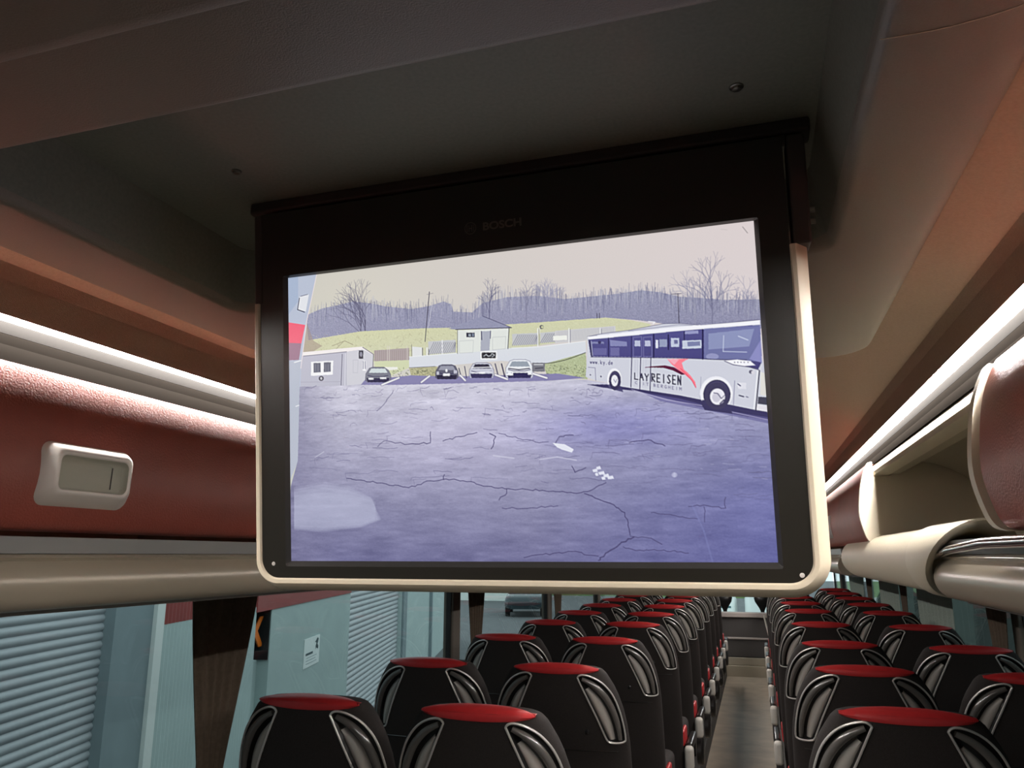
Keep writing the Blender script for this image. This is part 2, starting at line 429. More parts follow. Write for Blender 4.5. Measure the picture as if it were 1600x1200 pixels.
rail('right', Y0, 1.20, 'rounded beige service rail below the near right locker')
rail('right', 2.50, 11.0, 'thin service rail running on beyond the cream capsule on the right')

# cream capsule under the open bay
cap = MB(); rings = []
for i in range(40):
    t = i / 39
    y = 1.33 + (2.46 - 1.33) * t
    e = max(0.0, (y - 2.24) / 0.22); rr = math.sqrt(max(0.0, 1 - e ** 2.2))
    r = max(0.05 * rr, 0.002)
    rings.append([(CX + 0.516 + r * 0.98 * math.cos(2*PI*k/28), y, -0.008 + r * math.sin(2*PI*k/28)) for k in range(28)])
cap.loft(rings)
cp = cap.build('rail_cover', M['cream'], None, angle=60)
tag(cp, 'smooth cream capsule shaped rail cover with rounded far end under the open locker bay', 'rail cover')
# flared collar with the chrome bar
col = MB(); ro, ri = 0.0535, 0.0475
def cring(r, tt):
    out = []
    for k in range(36):
        a = 2*PI*k/36; yn = 1.17 - 0.10 * math.sin(a); out.append((CX + 0.516 + r * math.cos(a), yn + (1.335 - yn) * tt, -0.008 + r * math.sin(a)))
    return out
col.loft([cring(0.028, 1.0), cring(0.030, 0.6), cring(0.034, 0.34), cring(0.038, 0.17), cring(0.044, 0.05), cring(0.050, 0.0), cring(0.0522, 0.0), cring(ro, 0.05), cring(ro, 0.5), cring(ro, 0.9), cring(ro - 0.0045, 1.0)], caps=False)
cl = col.build('rail_collar', M['cream'], None, angle=60)
tag(cl, 'cream collar with slanted open mouth joining the capsule cover to the near right rail', 'collar')
MB().tube([(CX + 0.487, 1.27, -0.006), (CX + 0.482, 1.20, -0.003), (CX + 0.473, 1.08, 0.006), (CX + 0.468, 0.9, 0.012), (CX + 0.468, 0.2, 0.012), (CX + 0.468, -1.0, 0.012)], [0.0025, 0.004, 0.0052, 0.0056, 0.0056, 0.0056], 12).build('grab_bar', M['chrome'], None)
tag(bpy.data.objects['grab_bar'], 'thin chrome grab bar leaving the cream collar at the right edge', 'grab bar')

# ------------------------------------------------------------------ monitor housing in the ceiling
hs = empty('monitor_housing', (CX, 0.5, 0.28), 'grey-brown ceiling housing with a recess the monitor folds out of', 'ceiling housing')
inv = -Vector(hs.location)
def hput(mb, name, m, **k):
    o = mb.build(name, m, hs, **k); o.data.transform(Matrix.Translation(inv)); return o
PX0, PX1, PY0, PY1 = -0.66, 0.172, -2.6, 1.16
OX0, OX1, OY0, OY1 = -0.562, 0.083, 0.36, 0.72
def oring(ex, z): return [(x, y, z) for x, y in rrect(PX0 - ex, PX1 + ex, PY0 - ex, PY1 + ex, 0.06 + ex, 8)]
def iring(ins, z): return [(x, y, z) for x, y in rrect(OX0 + ins, OX1 - ins, OY0 + ins, OY1 - ins, 0.022, 8)]
shell = MB()
shell.loft([oring(0.018, 0.345), oring(0.006, 0.31), oring(0.0, 0.29), oring(-0.001, 0.286), oring(-0.0035, 0.2825), oring(-0.008, 0.2805), oring(-0.012, 0.28)], caps=False)
shell.loft([iring(-0.010, 0.28), iring(-0.0065, 0.2805), iring(-0.0035, 0.2822), iring(-0.0012, 0.2852), iring(0.0, 0.290)], caps=False)
# flat underside between the two loops
bmh = bmesh.new()
def loop_edges(pts):
    vs = [bmh.verts.new(p) for p in pts]; return [bmh.edges.new((vs[i], vs[(i+1) % len(vs)])) for i in range(len(vs))]
ee = loop_edges(oring(-0.012, 0.28)) + loop_edges(iring(-0.010, 0.28))
bmesh.ops.triangle_fill(bmh, use_beauty=True, use_dissolve=False, edges=ee)
bmh.verts.ensure_lookup_table(); bmh.verts.index_update()
shell.add([tuple(v.co) for v in bmh.verts], [tuple(v.index for v in f.verts) for f in bmh.faces]); bmh.free()
hput(shell, 'shell', M['pod'], angle=35)
hput(MB().loft([iring(0.0, 0.290), iring(0.003, 0.30), iring(0.012, 0.352)], caps=False), 'recess_wall', M['recess'])
hput(MB().box(OX0 + 0.004, OX1 - 0.004, OY0 + 0.004, OY1, 0.350, 0.356), 'recess_panel', M['recess'], smooth=False)
hput(MB().box(PX0 + 0.01, PX1 - 0.005, PY0 + 0.02, 0.274, 0.2640, 0.300), 'cover_step', M['pod'], bevel=0.015, seg=6)
for (x, y, r) in ((0.010 * 0.972, 0.558 * 0.972, 0.0042), (-0.452 * 0.972, 0.554 * 0.972, 0.0035)):
    sc = MB(); rings = [[(x + r * q * math.cos(a * PI / 8), y + r * q * math.sin(a * PI / 8), 0.350 - h) for a in range(16)] for q, h in ((1.35, 0.0), (1.3, 0.0008), (1.0, 0.0012), (0.8, 0.0026), (0.35, 0.003))]
    sc.loft(rings); hput(sc, 'screw', M['screw'])
hput(MB().box(-0.47, 0.066, 0.600, 0.625, 0.338, 0.351), 'hinge_rail', M['darkplastic'], bevel=0.003)
k = 0.28 / 0.36
hput(MB().tube(smoothp([(0.180, 0.375, 0.2797), (0.170, 0.391, 0.2797), (0.150, 0.405, 0.2797), (0.118, 0.412, 0.2797), (0.085, 0.412, 0.2797)], 5), 0.0003, 6), 'seam', M['cream'])

# ------------------------------------------------------------------ monitor
TILT = math.radians(7.6)
mon = empty('monitor', (0, 0.6, 0.2655), 'cream framed flip-down ceiling monitor showing a parking yard with a white bus', 'monitor')
mon.rotation_euler = (TILT, 0, 0)       # local: x right, -z down the screen, -y towards the viewer
def fr_ring(x0, x1, z0, z1, r, y, n=8):
    return [(x, y, z) for x, z in rrect(x0, x1, z0, z1, r, n, rs=(r, 0.004, 0.004, r))]
XA, XB, ZB, ZT = -0.4560, 0.0475, -0.2948, -0.024
fr = MB()
# open-topped ring frame: three sides, u-shaped sweep
def u_path(ex, r):
    x0, x1, z0 = XA - ex, XB + ex, ZB - ex
    pts = [(x0, ZT)]
    for kk in range(11):
        a = math.radians(180 + 9 * kk); pts.append((x0 + r + r * math.cos(a), z0 + r + r * math.sin(a)))
    for kk in range(11):
        a = math.radians(270 + 9 * kk); pts.append((x1 - r + r * math.cos(a), z0 + r + r * math.sin(a)))
    pts.append((x1, ZT)); return pts
prof = [(-0.0052, 0.006, 0.018), (-0.0052, 0.0005, 0.018), (-0.0040, -0.0010, 0.019), (-0.0008, -0.0012, 0.0215), (0.0002, -0.0004, 0.0225), (0.0085, 0.016, 0.030), (0.0092, 0.020, 0.031), (0.0085, 0.030, 0.030), (-0.0052, 0.030, 0.018)]
rings = [[(x, y, z) for x, z in u_path(ex, r)] for ex, y, r in prof]
n = len(rings[0])
vs = [p for r_ in rings for p in r_]; fs = []
for i in range(len(rings)):
    i2 = (i + 1) % len(rings)
    for j in range(n - 1): fs.append((i*n + j, i*n + j + 1, i2*n + j + 1, i2*n + j))
fs.append(tuple(i*n for i in range(len(rings)))); fs.append(tuple(i*n + n - 1 for i in reversed(range(len(rings)))))
fr.add(vs, fs); fr.build('frame', M['creamframe'], mon, angle=28)
# upper sides of the frame, in a darker material than the cream below
MB().box(XA - 0.001, XA + 0.008, 0.0, 0.032, ZT, 0.066).build('upper_side', M['darkplastic'], mon, bevel=0.002)
MB().box(XB - 0.002, XB + 0.012, 0.0, 0.032, ZT, 0.066).build('upper_side', M['darkplastic'], mon, bevel=0.002)
MB().tube([(XB + 0.016, 0.006, 0.004), (XB + 0.010, 0.006, 0.004)], 0.003, 12).build('hinge_pin', M['screw'], mon)
MB().tube([(XB + 0.016, 0.006, -0.006), (XB + 0.010, 0.006, -0.006)], 0.0022, 12).build('hinge_pin', M['screw'], mon)
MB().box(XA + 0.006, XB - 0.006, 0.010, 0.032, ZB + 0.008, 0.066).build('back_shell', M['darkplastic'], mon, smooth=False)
# bezel plate with a window and bevelled rim
SX0, SX1, SZ0, SZ1 = -0.4216, 0.0167, -0.2744, 0.0
bz = MB()
o_ = [(x, 0.0012, z) for x, z in rrect(XA + 0.0050, XB - 0.0050, ZB + 0.0050, 0.066, 0.015, 8, rs=(0.0145, 0.002, 0.002, 0.0145))]
i_ = [(x, 0.0012, z) for x, z in rrect(SX0 - 0.0035, SX1 + 0.0035, SZ0 - 0.0045, SZ1 + 0.0015, 0.002, 8)]
i2_ = [(x, 0.0050, z) for x, z in rrect(SX0, SX1, SZ0, SZ1, 0.0002, 8)]
o2_ = [(x, 0.009, z) for x, y, z in o_]
bmh = bmesh.new()
ee = loop_edges(o_) + loop_edges(i_)
bmesh.ops.triangle_fill(bmh, use_beauty=True, use_dissolve=False, edges=ee)
bmh.verts.index_update()
bz.add([tuple(v.co) for v in bmh.verts], [tuple(v.index for v in f.verts) for f in bmh.faces]); bmh.free()
bz.loft([o_, o2_], caps=False)
bezel = bz.build('bezel', M['blackgloss'], mon, smooth=True, angle=20)
MB().loft([i_, i2_], caps=False).build('screen_rim', M['rimgloss'], bezel, angle=50)
for (x, z) in ((-0.4385, -0.2765), (0.0335, -0.2835)):
    MB().loft([[(x + q * 0.0016 * math.cos(a * PI / 6), 0.0012 - h, z + q * 0.0016 * math.sin(a * PI / 6)) for a in range(12)] for q, h in ((1.2, 0.0), (1, 0.0006), (0.4, 0.0008))]).build('screw', M['satin'], mon)
RX = Matrix.Rotation(math.radians(90), 4, 'X')
text_mesh('lettering', 'BOSCH', 0.0098, M['bezeltext'], bezel, Matrix.Translation((-0.2160, 0.0009, 0.0208)) @ RX @ Matrix.Scale(1.16, 4, (1, 0, 0)))
lg = MB(); lx, lz = -0.2275, 0.0240
def circ(r, n=28, k0=0, k1=None): return [(lx + r * math.cos(2*PI*a/n), 0.0008, lz + r * math.sin(2*PI*a/n)) for a in range(n)]
lg.loft([circ(0.0056), circ(0.0050)], caps=False)
for sx in (-1, 1):
    lg.tube([(lx + sx * 0.0013, 0.0008, lz - 0.0030), (lx + sx * 0.0013, 0.0008, lz + 0.0030)], 0.0004, 6)
    lg.tube([(lx + sx * 0.0032, 0.0008, lz - 0.0030), (lx + sx * 0.0032, 0.0008, lz + 0.0030)], 0.0003, 6)
lg.tube([(lx - 0.0013, 0.0008, lz), (lx + 0.0013, 0.0008, lz)], 0.0004, 6)
lg.build('emblem', M['bezeltext'], bezel)

# ---- the picture on the screen: drawn by hand into a colour grid that lights up
CW, CH = 1600, 1000
corners = [(446, 433), (1178, 342), (1215, 880), (450, 878)]
def homography(src, dst):
    A = []; B = []
    for (x, y), (u, v) in zip(src, dst):
        A.append([x, y, 1, 0, 0, 0, -u*x, -u*y]); B.append(u)
        A.append([0, 0, 0, x, y, 1, -v*x, -v*y]); B.append(v)
    h = np.linalg.solve(np.array(A, float), np.array(B, float)); return np.append(h, 1).reshape(3, 3)
Hm = homography(corners, [(0, 0), (CW, 0), (CW, CH), (0, CH)])
def T(p):
    q = Hm @ np.array([p[0], p[1], 1.0]); return (q[0] / q[2], q[1] / q[2])
img = np.zeros((CH, CW, 3), np.float32)
rng = np.random.RandomState(3)
def fillmask(pts):
    pts = [T(p) for p in pts]
    xs = [p[0] for p in pts]; ys = [p[1] for p in pts]
    x0, x1 = max(0, int(min(xs)) - 1), min(CW, int(max(xs)) + 2); y0, y1 = max(0, int(min(ys)) - 1), min(CH, int(max(ys)) + 2)
    if x1 <= x0 or y1 <= y0: return None
    X, Y = np.meshgrid(np.arange(x0, x1) + 0.5, np.arange(y0, y1) + 0.5)
    m = np.zeros(X.shape, bool)
    for i in range(len(pts)):
        (ax, ay), (bx, by) = pts[i], pts[(i + 1) % len(pts)]
        if ay == by: continue
        c = ((ay > Y) != (by > Y)) & (X < (bx - ax) * (Y - ay) / (by - ay) + ax); m ^= c
    return (slice(y0, y1), slice(x0, x1)), m
def poly(pts, c, a=1.0, c2=None, nz=0.0):
    r = fillmask(pts)
    if r is None: return
    sl, m = r; sub = img[sl]; col = np.array(c, np.float32)
    if c2 is not None:
        t = np.linspace(0, 1, sub.shape[0])[:, None, None]; full = col * (1 - t) + np.array(c2, np.float32) * t
        full = np.broadcast_to(full, sub.shape)
    else: full = np.broadcast_to(col, sub.shape)
    if nz: full = full + rng.randn(*sub.shape[:2])[:, :, None] * nz
    sub[m] = sub[m] * (1 - a) + full[m] * a
def line(pts, c, w=1.0, a=1.0):           # w in picture units, about a photo pixel
    P_ = [T(p) for p in pts]; w *= 1.05
    for (ax, ay), (bx, by) in zip(P_, P_[1:]):
        x0, x1 = max(0, int(min(ax, bx) - w - 2)), min(CW, int(max(ax, bx) + w + 3)); y0, y1 = max(0, int(min(ay, by) - w - 2)), min(CH, int(max(ay, by) + w + 3))
        if x1 <= x0 or y1 <= y0: continue
        X, Y = np.meshgrid(np.arange(x0, x1) + 0.5, np.arange(y0, y1) + 0.5)
        dx, dy = bx - ax, by - ay; L2 = dx*dx + dy*dy + 1e-9
        t = np.clip(((X - ax) * dx + (Y - ay) * dy) / L2, 0, 1)
        d = np.hypot(X - ax - t * dx, Y - ay - t * dy); k = np.clip(w + 0.5 - d, 0, 1)[:, :, None] * a
        sub = img[y0:y1, x0:x1]; sub[:] = sub * (1 - k) + np.array(c, np.float32) * k
def ell(cx, cy, rx, ry, c, a=1.0): poly([(cx + rx * math.cos(t * PI / 16), cy + ry * math.sin(t * PI / 16)) for t in range(32)], c, a)
def rect(x0, y0, x1, y1, c, a=1.0, sk=0.0): poly([(x0, y0), (x1, y0 + sk), (x1, y1 + sk), (x0, y1)], c, a)
def outline(pts, c, w=0.6, a=1.0): line(list(pts) + [pts[0]], c, w, a)
DK = (40, 36, 78)
# sky
yy = np.linspace(0, 1, CH)[:, None]; xx = np.linspace(0, 1, CW)[None, :]
img[:, :, 0] = 205 + 14 * xx - 6 * yy; img[:, :, 1] = 202 + 6 * xx; img[:, :, 2] = 192 + 16 * xx + 4 * yy
img += 6 * np.exp(-((xx - 0.15) ** 2 + (yy - 0.15) ** 2) / 0.03)[:, :, None] * np.array([1, 0.9, 0.4])
# wood on the skyline
top = [(474, 492), (500, 481), (520, 477), (548, 470), (575, 473), (600, 478), (640, 482), (668, 477), (690, 470), (702, 474), (706, 486), (735, 487), (752, 472), (790, 463), (840, 461), (880, 466), (920, 462), (960, 458), (1000, 452), (1030, 455), (1060, 462), (1095, 464), (1130, 467), (1190, 466)]
bot = [(1190, 512), (1040, 505), (995, 499), (945, 495), (820, 504), (710, 511), (660, 512), (560, 517), (478, 531)]
poly(top + bot, (160, 161, 184), c2=(140, 140, 168), nz=13)
for i in range(1100):
    x = rng.uniform(478, 1185); yt = np.interp(x, [p[0] for p in top], [p[1] for p in top]); yb = yt + rng.uniform(0, 1) ** 1.5 * 28; h = rng.uniform(-2, 13) * (0.6 + 0.6 * rng.rand()) + (8 if 830 < x < 880 or 740 < x < 800 or 1080 < x < 1140 else 0)
    c = [(96, 98, 128), (196, 196, 206), (120, 120, 148), (176, 178, 192)][rng.randint(4)]
    line([(x, yb), (x + rng.uniform(-2, 2), yt - h)], c, rng.uniform(0.25, 0.7), rng.uniform(0.4, 0.9))
def tree(x, y0, y1, spread, n, c=(88, 86, 112)):
    line([(x, y0), (x + 0.5, (y0 + y1) / 2)], c, 1.3)
    def br(px, py, ang, L, w, dep):
        qx, qy = px + L * math.sin(ang), py - L * math.cos(ang); line([(px, py), (qx, qy)], c, w, 0.85)
        if dep > 0:
            for s_ in (-1, 1): br(qx, qy, ang + s_ * rng.uniform(0.2, 0.55), L * rng.uniform(0.62, 0.8), w * 0.72, dep - 1)
    for i in range(n): br(x, y0 + (y1 - y0) * rng.uniform(0.15, 0.6), rng.uniform(-spread, spread), (y0 - y1) * rng.uniform(0.22, 0.34), 0.8, 3)
tree(560, 540, 458, 0.9, 9); tree(567, 532, 466, 0.5, 5)
tree(855, 490, 440, 0.7, 9, (150, 150, 176)); tree(1112, 506, 424, 0.8, 10, (122, 122, 150)); tree(1085, 506, 440, 0.6, 6, (150, 150, 172)); tree(762, 500, 452, 0.4, 6, (100, 100, 130)); tree(820, 498, 448, 0.4, 5, (130, 130, 155)); tree(1165, 506, 450, 0.6, 6, (140, 140, 165))
# meadow
poly([(474, 532), (560, 517), (660, 512), (710, 511), (820, 504), (945, 495), (985, 499), (1015, 505), (1015, 520), (910, 528), (800, 545), (640, 560), (580, 565), (466, 560)], (208, 209, 172), c2=(204, 206, 178), nz=6)
for i in range(300):
    x = rng.uniform(480, 720); y = rng.uniform(524, 556) - (x - 480) * 0.03; line([(x, y), (x + rng.uniform(-4, 4), y - rng.uniform(1, 4))], [(176, 172, 136), (226, 226, 190), (150, 140, 118)][rng.randint(3)], 0.5, 0.6)
line([(515, 540), (535, 532), (548, 538)], (140, 128, 110), 0.7); line([(520, 546), (533, 533)], (140, 128, 110), 0.6)
poly([(468, 556), (476, 505), (486, 532), (500, 540), (480, 552)], (160, 142, 132), 0.6)
# fences
poly([(581, 547), (636, 543), (636, 562), (581, 564)], (172, 160, 160))
for x in np.arange(583, 636, 3.3): line([(x, 547), (x, 563)], (136, 122, 126), 0.6, 0.7)
for x in (602, 605, 633): line([(x, 540), (x, 563)], (212, 206, 200), 1.0)
poly([(581, 564), (636, 562), (636, 574), (600, 590), (584, 590)], (206, 212, 176))
def lattice(x0, x1, yt, yb, sl):
    poly([(x0, yt), (x1, yt + sl), (x1, yb + sl), (x0, yb)], (196, 198, 202))
    x = x0
    while x < x1:
        line([(x, yb + sl * (x - x0) / (x1 - x0)), (min(x + 9, x1), yt + 1)], (112, 112, 130), 0.8, 0.9); x += 3.2
lattice(666, 709, 533, 553, -3); lattice(798, 838, 521, 539, -2); lattice(842, 868, 519, 535, -2)
poly([(641, 541), (656, 542), (656, 556), (641, 557)], (222, 224, 226)); line([(657, 543), (657, 556)], DK, 0.9); line([(664, 543), (664, 555)], (230, 230, 232), 2.2); line([(667, 545), (667, 555)], DK, 0.7)
line([(688, 531), (688, 553)], (232, 232, 236), 1.6); line([(640, 538), (640, 556)], (60, 56, 70), 0.5)
poly([(865, 516), (935, 510), (960, 508), (960, 524), (913, 531), (865, 535)], (206, 206, 208))
for x in np.arange(868, 958, 2.4): line([(x, 517 - (x - 865) * 0.08), (x, 533 - (x - 865) * 0.08)], (160, 160, 172), 0.5, 0.8)
rect(862, 524, 884, 531, (236, 238, 232), sk=-1)
for x in (838, 887, 936): line([(x, 512), (x, 540)], (236, 238, 240), 1.3); line([(x + 2, 513), (x + 2, 538)], (90, 88, 116), 0.5)
ell(844, 510, 3.2, 3.2, (90, 88, 100)); ell(845, 510, 2, 2, (196, 198, 160)); line([(841, 511), (841, 520)], (230, 230, 226), 1)
# long white wall
poly([(636, 557), (710, 551), (797, 543), (840, 541), (913, 532), (914, 551), (847, 568), (780, 563), (677, 572), (636, 574)], (216, 220, 226), c2=(212, 216, 226))
line([(797, 543), (840, 541), (913, 532)], (240, 242, 244), 0.8); line([(636, 557), (710, 551)], (240, 242, 244), 0.7)
line([(636, 574), (677, 572)], (84, 84, 96), 0.7)
poly([(847, 568), (913, 550), (916, 592), (852, 586)], (178, 188, 150), nz=14)
line([(838, 568), (862, 566), (880, 562), (895, 557), (913, 550)], (60, 60, 60), 0.9)
poly([(636, 575), (680, 572), (680, 590), (640, 590)], (178, 176, 140), nz=18)
for i in range(260):
    if i % 2: x = rng.uniform(852, 914); y = rng.uniform(570, 588)
    else: x = rng.uniform(600, 682); y = rng.uniform(575, 590)
    line([(x, y), (x + rng.uniform(-3, 3), y + rng.uniform(-2, 2))], [(64, 66, 60), (214, 216, 180), (120, 126, 90)][rng.randint(3)], 0.6, 0.8)
# little house
poly([(698, 513), (710, 508), (752, 493), (795, 510), (795, 512), (710, 514)], (148, 150, 176), nz=9)
line([(752, 493), (797, 511)], (74, 72, 104), 0.8); line([(709, 514), (797, 511)], (56, 54, 74), 1.0)
poly([(712, 515), (792, 512), (791, 544), (712, 552)], (222, 226, 222)); line([(712, 515), (712, 552)], (80, 80, 90), 0.7); line([(793, 512), (791, 544)], (70, 70, 84), 1.1)
outline([(715, 532), (737, 531), (736, 550), (715, 551)], (180, 184, 186), 0.5); outline([(767, 526), (788, 525), (787, 544), (767, 546)], (180, 184, 186), 0.5)
rect(726, 519, 739, 526, (46, 46, 66)); rect(729, 521, 733, 525, (150, 160, 170)); rect(735, 520, 738, 525, (120, 130, 150))
poly([(749, 517), (764, 516), (762, 547), (748, 548)], (170, 174, 188)); line([(749.5, 517), (750, 530)], DK, 1.3); line([(764, 516), (763.5, 528)], DK, 0.9)
rect(748, 548, 774, 561, (238, 240, 240)); rect(750, 550, 772, 559, (28, 28, 40))
line([(753, 556), (757, 553), (760, 556), (764, 555)], (220, 226, 230), 1.0); line([(764, 555), (766, 551.5), (770, 554), (766, 557)], (220, 226, 230), 0.9)
# container office
poly([(467, 555), (538, 548), (538, 602), (465, 604)], (188, 188, 202)); poly([(538, 548), (563, 542), (580, 553), (578, 577), (566, 599), (538, 602)], (206, 206, 214))
poly([(466, 550), (563, 541), (580, 552), (580, 554), (563, 545), (538, 549), (467, 556)], (238, 232, 232)); line([(470, 556), (538, 549)], (88, 84, 104), 0.7); line([(563, 542), (580, 553), (579, 574)], (66, 62, 80), 0.8)
poly([(482, 565), (517, 563), (516, 585), (482, 587)], (240, 240, 242)); rect(486, 567, 497, 582, (104, 106, 122), sk=-0.6); rect(502, 566, 513, 581, (104, 106, 122), sk=-0.6)
for x in (489, 493, 505, 509): line([(x, 569), (x, 580)], (158, 160, 172), 0.6)
ell(498, 591, 4, 4, (80, 78, 92)); ell(498, 591, 1.6, 2.2, (190, 190, 196))
line([(531, 553), (529, 602)], (70, 66, 92), 0.9); line([(536, 552), (535, 602)], (232, 232, 238), 0.9); line([(465, 597), (530, 596)], (160, 158, 176), 0.5)
rect(557, 547, 564, 560, (52, 50, 66)); ell(560.5, 553, 2, 4, (140, 140, 156)); rect(563, 563, 568, 579, (240, 240, 244)); line([(564, 564), (564, 576)], DK, 0.7); line([(567, 564), (567, 576)], DK, 0.7)
outline([(548, 562), (556, 562), (555, 582), (548, 582)], (176, 176, 190), 0.5)
# own coach flank at the left edge
poly([(440, 425), (492, 420), (475, 503), (467, 562), (464, 640), (460, 720), (440, 760)], (186, 194, 212)); poly([(440, 425), (462, 428), (462, 470), (440, 500)], (170, 184, 208))
line([(492, 424), (475, 503), (466, 575)], (232, 220, 222), 1.4)
poly([(464, 463), (479, 459), (474, 486), (462, 483)], (226, 228, 234)); line([(464, 465), (461, 483), (472, 487)], (44, 42, 66), 1.3); line([(466, 462), (477, 459)], (70, 68, 90), 0.7)
poly([(440, 502), (473, 507), (467, 536), (440, 535)], (238, 104, 126)); poly([(440, 535), (467, 536), (463, 562), (440, 563)], (160, 124, 144))
poly([(440, 563), (466, 565), (464, 600), (462, 720), (440, 770)], (184, 190, 204)); line([(456, 566), (466, 563)], (240, 240, 240), 1.6); line([(458, 635), (466, 632)], (240, 240, 245), 1.3)
# the yard
yard = [(464, 604), (538, 602), (566, 599), (640, 600), (700, 598), (760, 594), (860, 590), (915, 593), (1000, 606), (1200, 640), (1230, 900), (440, 900), (450, 760), (461, 720)]
sl, m_ = fillmask(yard)
ys_, xs_ = np.mgrid[sl[0].start:sl[0].stop, sl[1].start:sl[1].stop]; fx = xs_ / CW; fy = (ys_ / CH - 0.42) / 0.58
base = np.array([198, 197, 212])[None, None, :] * np.ones(fx.shape + (1,))
k1 = np.clip(fy, 0, 1)[:, :, None]
base = base * (1 - k1) + np.array([112, 111, 150]) * k1
k2 = (np.clip(fx - 0.55, 0, 1) * 1.2 * np.clip(fy * 1.4, 0, 1))[:, :, None]; base = base * (1 - k2) + np.array([90, 94, 164]) * k2
k3 = (np.clip(0.12 - fx, 0, 1) * 5)[:, :, None]; base = base * (1 - k3) + np.array([120, 118, 150]) * k3
g1 = np.exp(-((fx - 0.40) ** 2 / 0.05 + (fy - 0.32) ** 2 / 0.06))[:, :, None]; base = base + g1 * np.array([18, 16, 18])
g2 = np.exp(-((fx - 0.72) ** 2 / 0.03 + (fy - 0.28) ** 2 / 0.02))[:, :, None]; base = base - g2 * np.array([26, 26, 4])
def smooth_noise(shape, cell, amp):
    g = rng.randn(int(shape[0] / cell[0]) + 3, int(shape[1] / cell[1]) + 3)
    yi = np.arange(shape[0]) / cell[0]; xi = np.arange(shape[1]) / cell[1]; y0 = yi.astype(int); x0 = xi.astype(int); fy_ = (yi - y0)[:, None]; fx_ = (xi - x0)[None, :]
    fy_ = fy_ * fy_ * (3 - 2 * fy_); fx_ = fx_ * fx_ * (3 - 2 * fx_)
    return amp * ((g[y0][:, x0] * (1 - fx_) + g[y0][:, x0 + 1] * fx_) * (1 - fy_) + (g[y0 + 1][:, x0] * (1 - fx_) + g[y0 + 1][:, x0 + 1] * fx_) * fy_)
base += (smooth_noise(fx.shape, (10, 50), 4) + smooth_noise(fx.shape, (28, 110), 4) + smooth_noise(fx.shape, (4, 14), 2.5) * (1.6 - fy) + smooth_noise(fx.shape, (2, 4), 2))[:, :, None]
sub = img[sl]; sub[m_] = base[m_]
def crack(pts, w=0.8, c=(70, 64, 104), a=0.9, jag=1.8):
    out = [pts[0]]
    for (x0, y0), (x1, y1) in zip(pts, pts[1:]):
        nn = max(2, int(math.hypot(x1 - x0, y1 - y0) / 5))
        for i in range(1, nn + 1):
            t = i / nn; j = jag if i < nn else 0; out.append((x0 + (x1 - x0) * t + rng.uniform(-j, j), y0 + (y1 - y0) * t + rng.uniform(-j, j) * 0.8))
    line(out, c, w, a)
def cc(l): return [(440 + x / 2.051, 660 + y / 2.051) for x, y in l]
for l, w in (([(200, 180), (400, 210), (470, 188), (520, 182), (600, 190), (640, 205), (720, 213), (830, 218), (940, 228), (975, 222), (1035, 193)], 0.75), ([(715, 213), (715, 228), (690, 250)], 0.8), ([(515, 168), (512, 184)], 0.9),
             ([(965, 228), (1060, 265), (1095, 290), (1105, 330), (1112, 362)], 0.85), ([(1125, 368), (1085, 385), (1015, 435), (1010, 444)], 1.1), ([(1112, 366), (1180, 372), (1215, 392)], 0.6), ([(1090, 400), (1130, 412), (1220, 410), (1300, 420)], 0.6),
             ([(770, 435), (830, 425), (925, 415), (1010, 430)], 0.7), ([(700, 275), (790, 275), (880, 268)], 0.6), ([(660, 35), (680, 45), (665, 85)], 0.9), ([(400, 70), (470, 65), (470, 30)], 0.8), ([(510, 60), (590, 38), (620, 32)], 0.7), ([(300, 78), (320, 60), (400, 70)], 0.6),
             ([(870, 70), (885, 45), (930, 40)], 0.7), ([(925, 140), (935, 160), (970, 145)], 0.8), ([(1110, 65), (1170, 55), (1225, 75)], 0.8), ([(1300, 270), (1350, 265), (1420, 275), (1420, 240)], 0.6), ([(1180, 290), (1260, 300), (1330, 310)], 0.5), ([(1350, 270), (1352, 320)], 0.5), ([(690, 35), (820, 65), (850, 62)], 0.5)):
    crack(cc(l), w * 1.35)
for i in range(230):
    x = rng.uniform(470, 1180); y = 605 + rng.uniform(0, 1) ** 1.7 * 150 + max(0, (x - 900)) * 0.12; L = rng.uniform(6, 46) * (0.4 + (y - 600) / 160)
    crack([(x, y), (x + L * 0.5, y + rng.uniform(-2, 2)), (x + L, y + rng.uniform(-4, 4))], rng.uniform(0.35, 0.75), (100, 96, 132), rng.uniform(0.35, 0.85), 1.4)
    if i % 5 == 0: crack([(x, y), (x + rng.uniform(-5, 5), y + rng.uniform(4, 14))], 0.5, (104, 98, 136), 0.6)
crack([(611, 610), (596, 632), (585, 642)], 0.7)
for i in range(60):
    x = rng.uniform(480, 1190); y = rng.uniform(610, 720) + max(0, x - 1000) * 0.15; line([(x, y), (x + rng.uniform(3, 20), y + rng.uniform(-1, 1.5))], (212, 212, 226), 0.7, 0.35)
poly([(861, 692), (880, 694), (894, 702), (891, 707), (877, 703), (868, 699)], (226, 228, 240)); [poly([(x, y), (x + a_, y - 2), (x + a_ + 2, y + 3), (x + 2, y + 4)], (220, 222, 238)) for x, y, a_ in ((923, 734, 7), (929, 730, 6), (932, 738, 9), (940, 742, 8), (946, 745, 9), (937, 746, 5), (927, 740, 4))]; line([(840, 718), (868, 714), (898, 719)], (206, 206, 226), 1.6, 0.7); line([(768, 712), (800, 716)], (206, 206, 224), 2.2, 0.6)
for q in range(5): ell(1052, 742, 5 - q, 4, (196, 198, 224), 0.3)
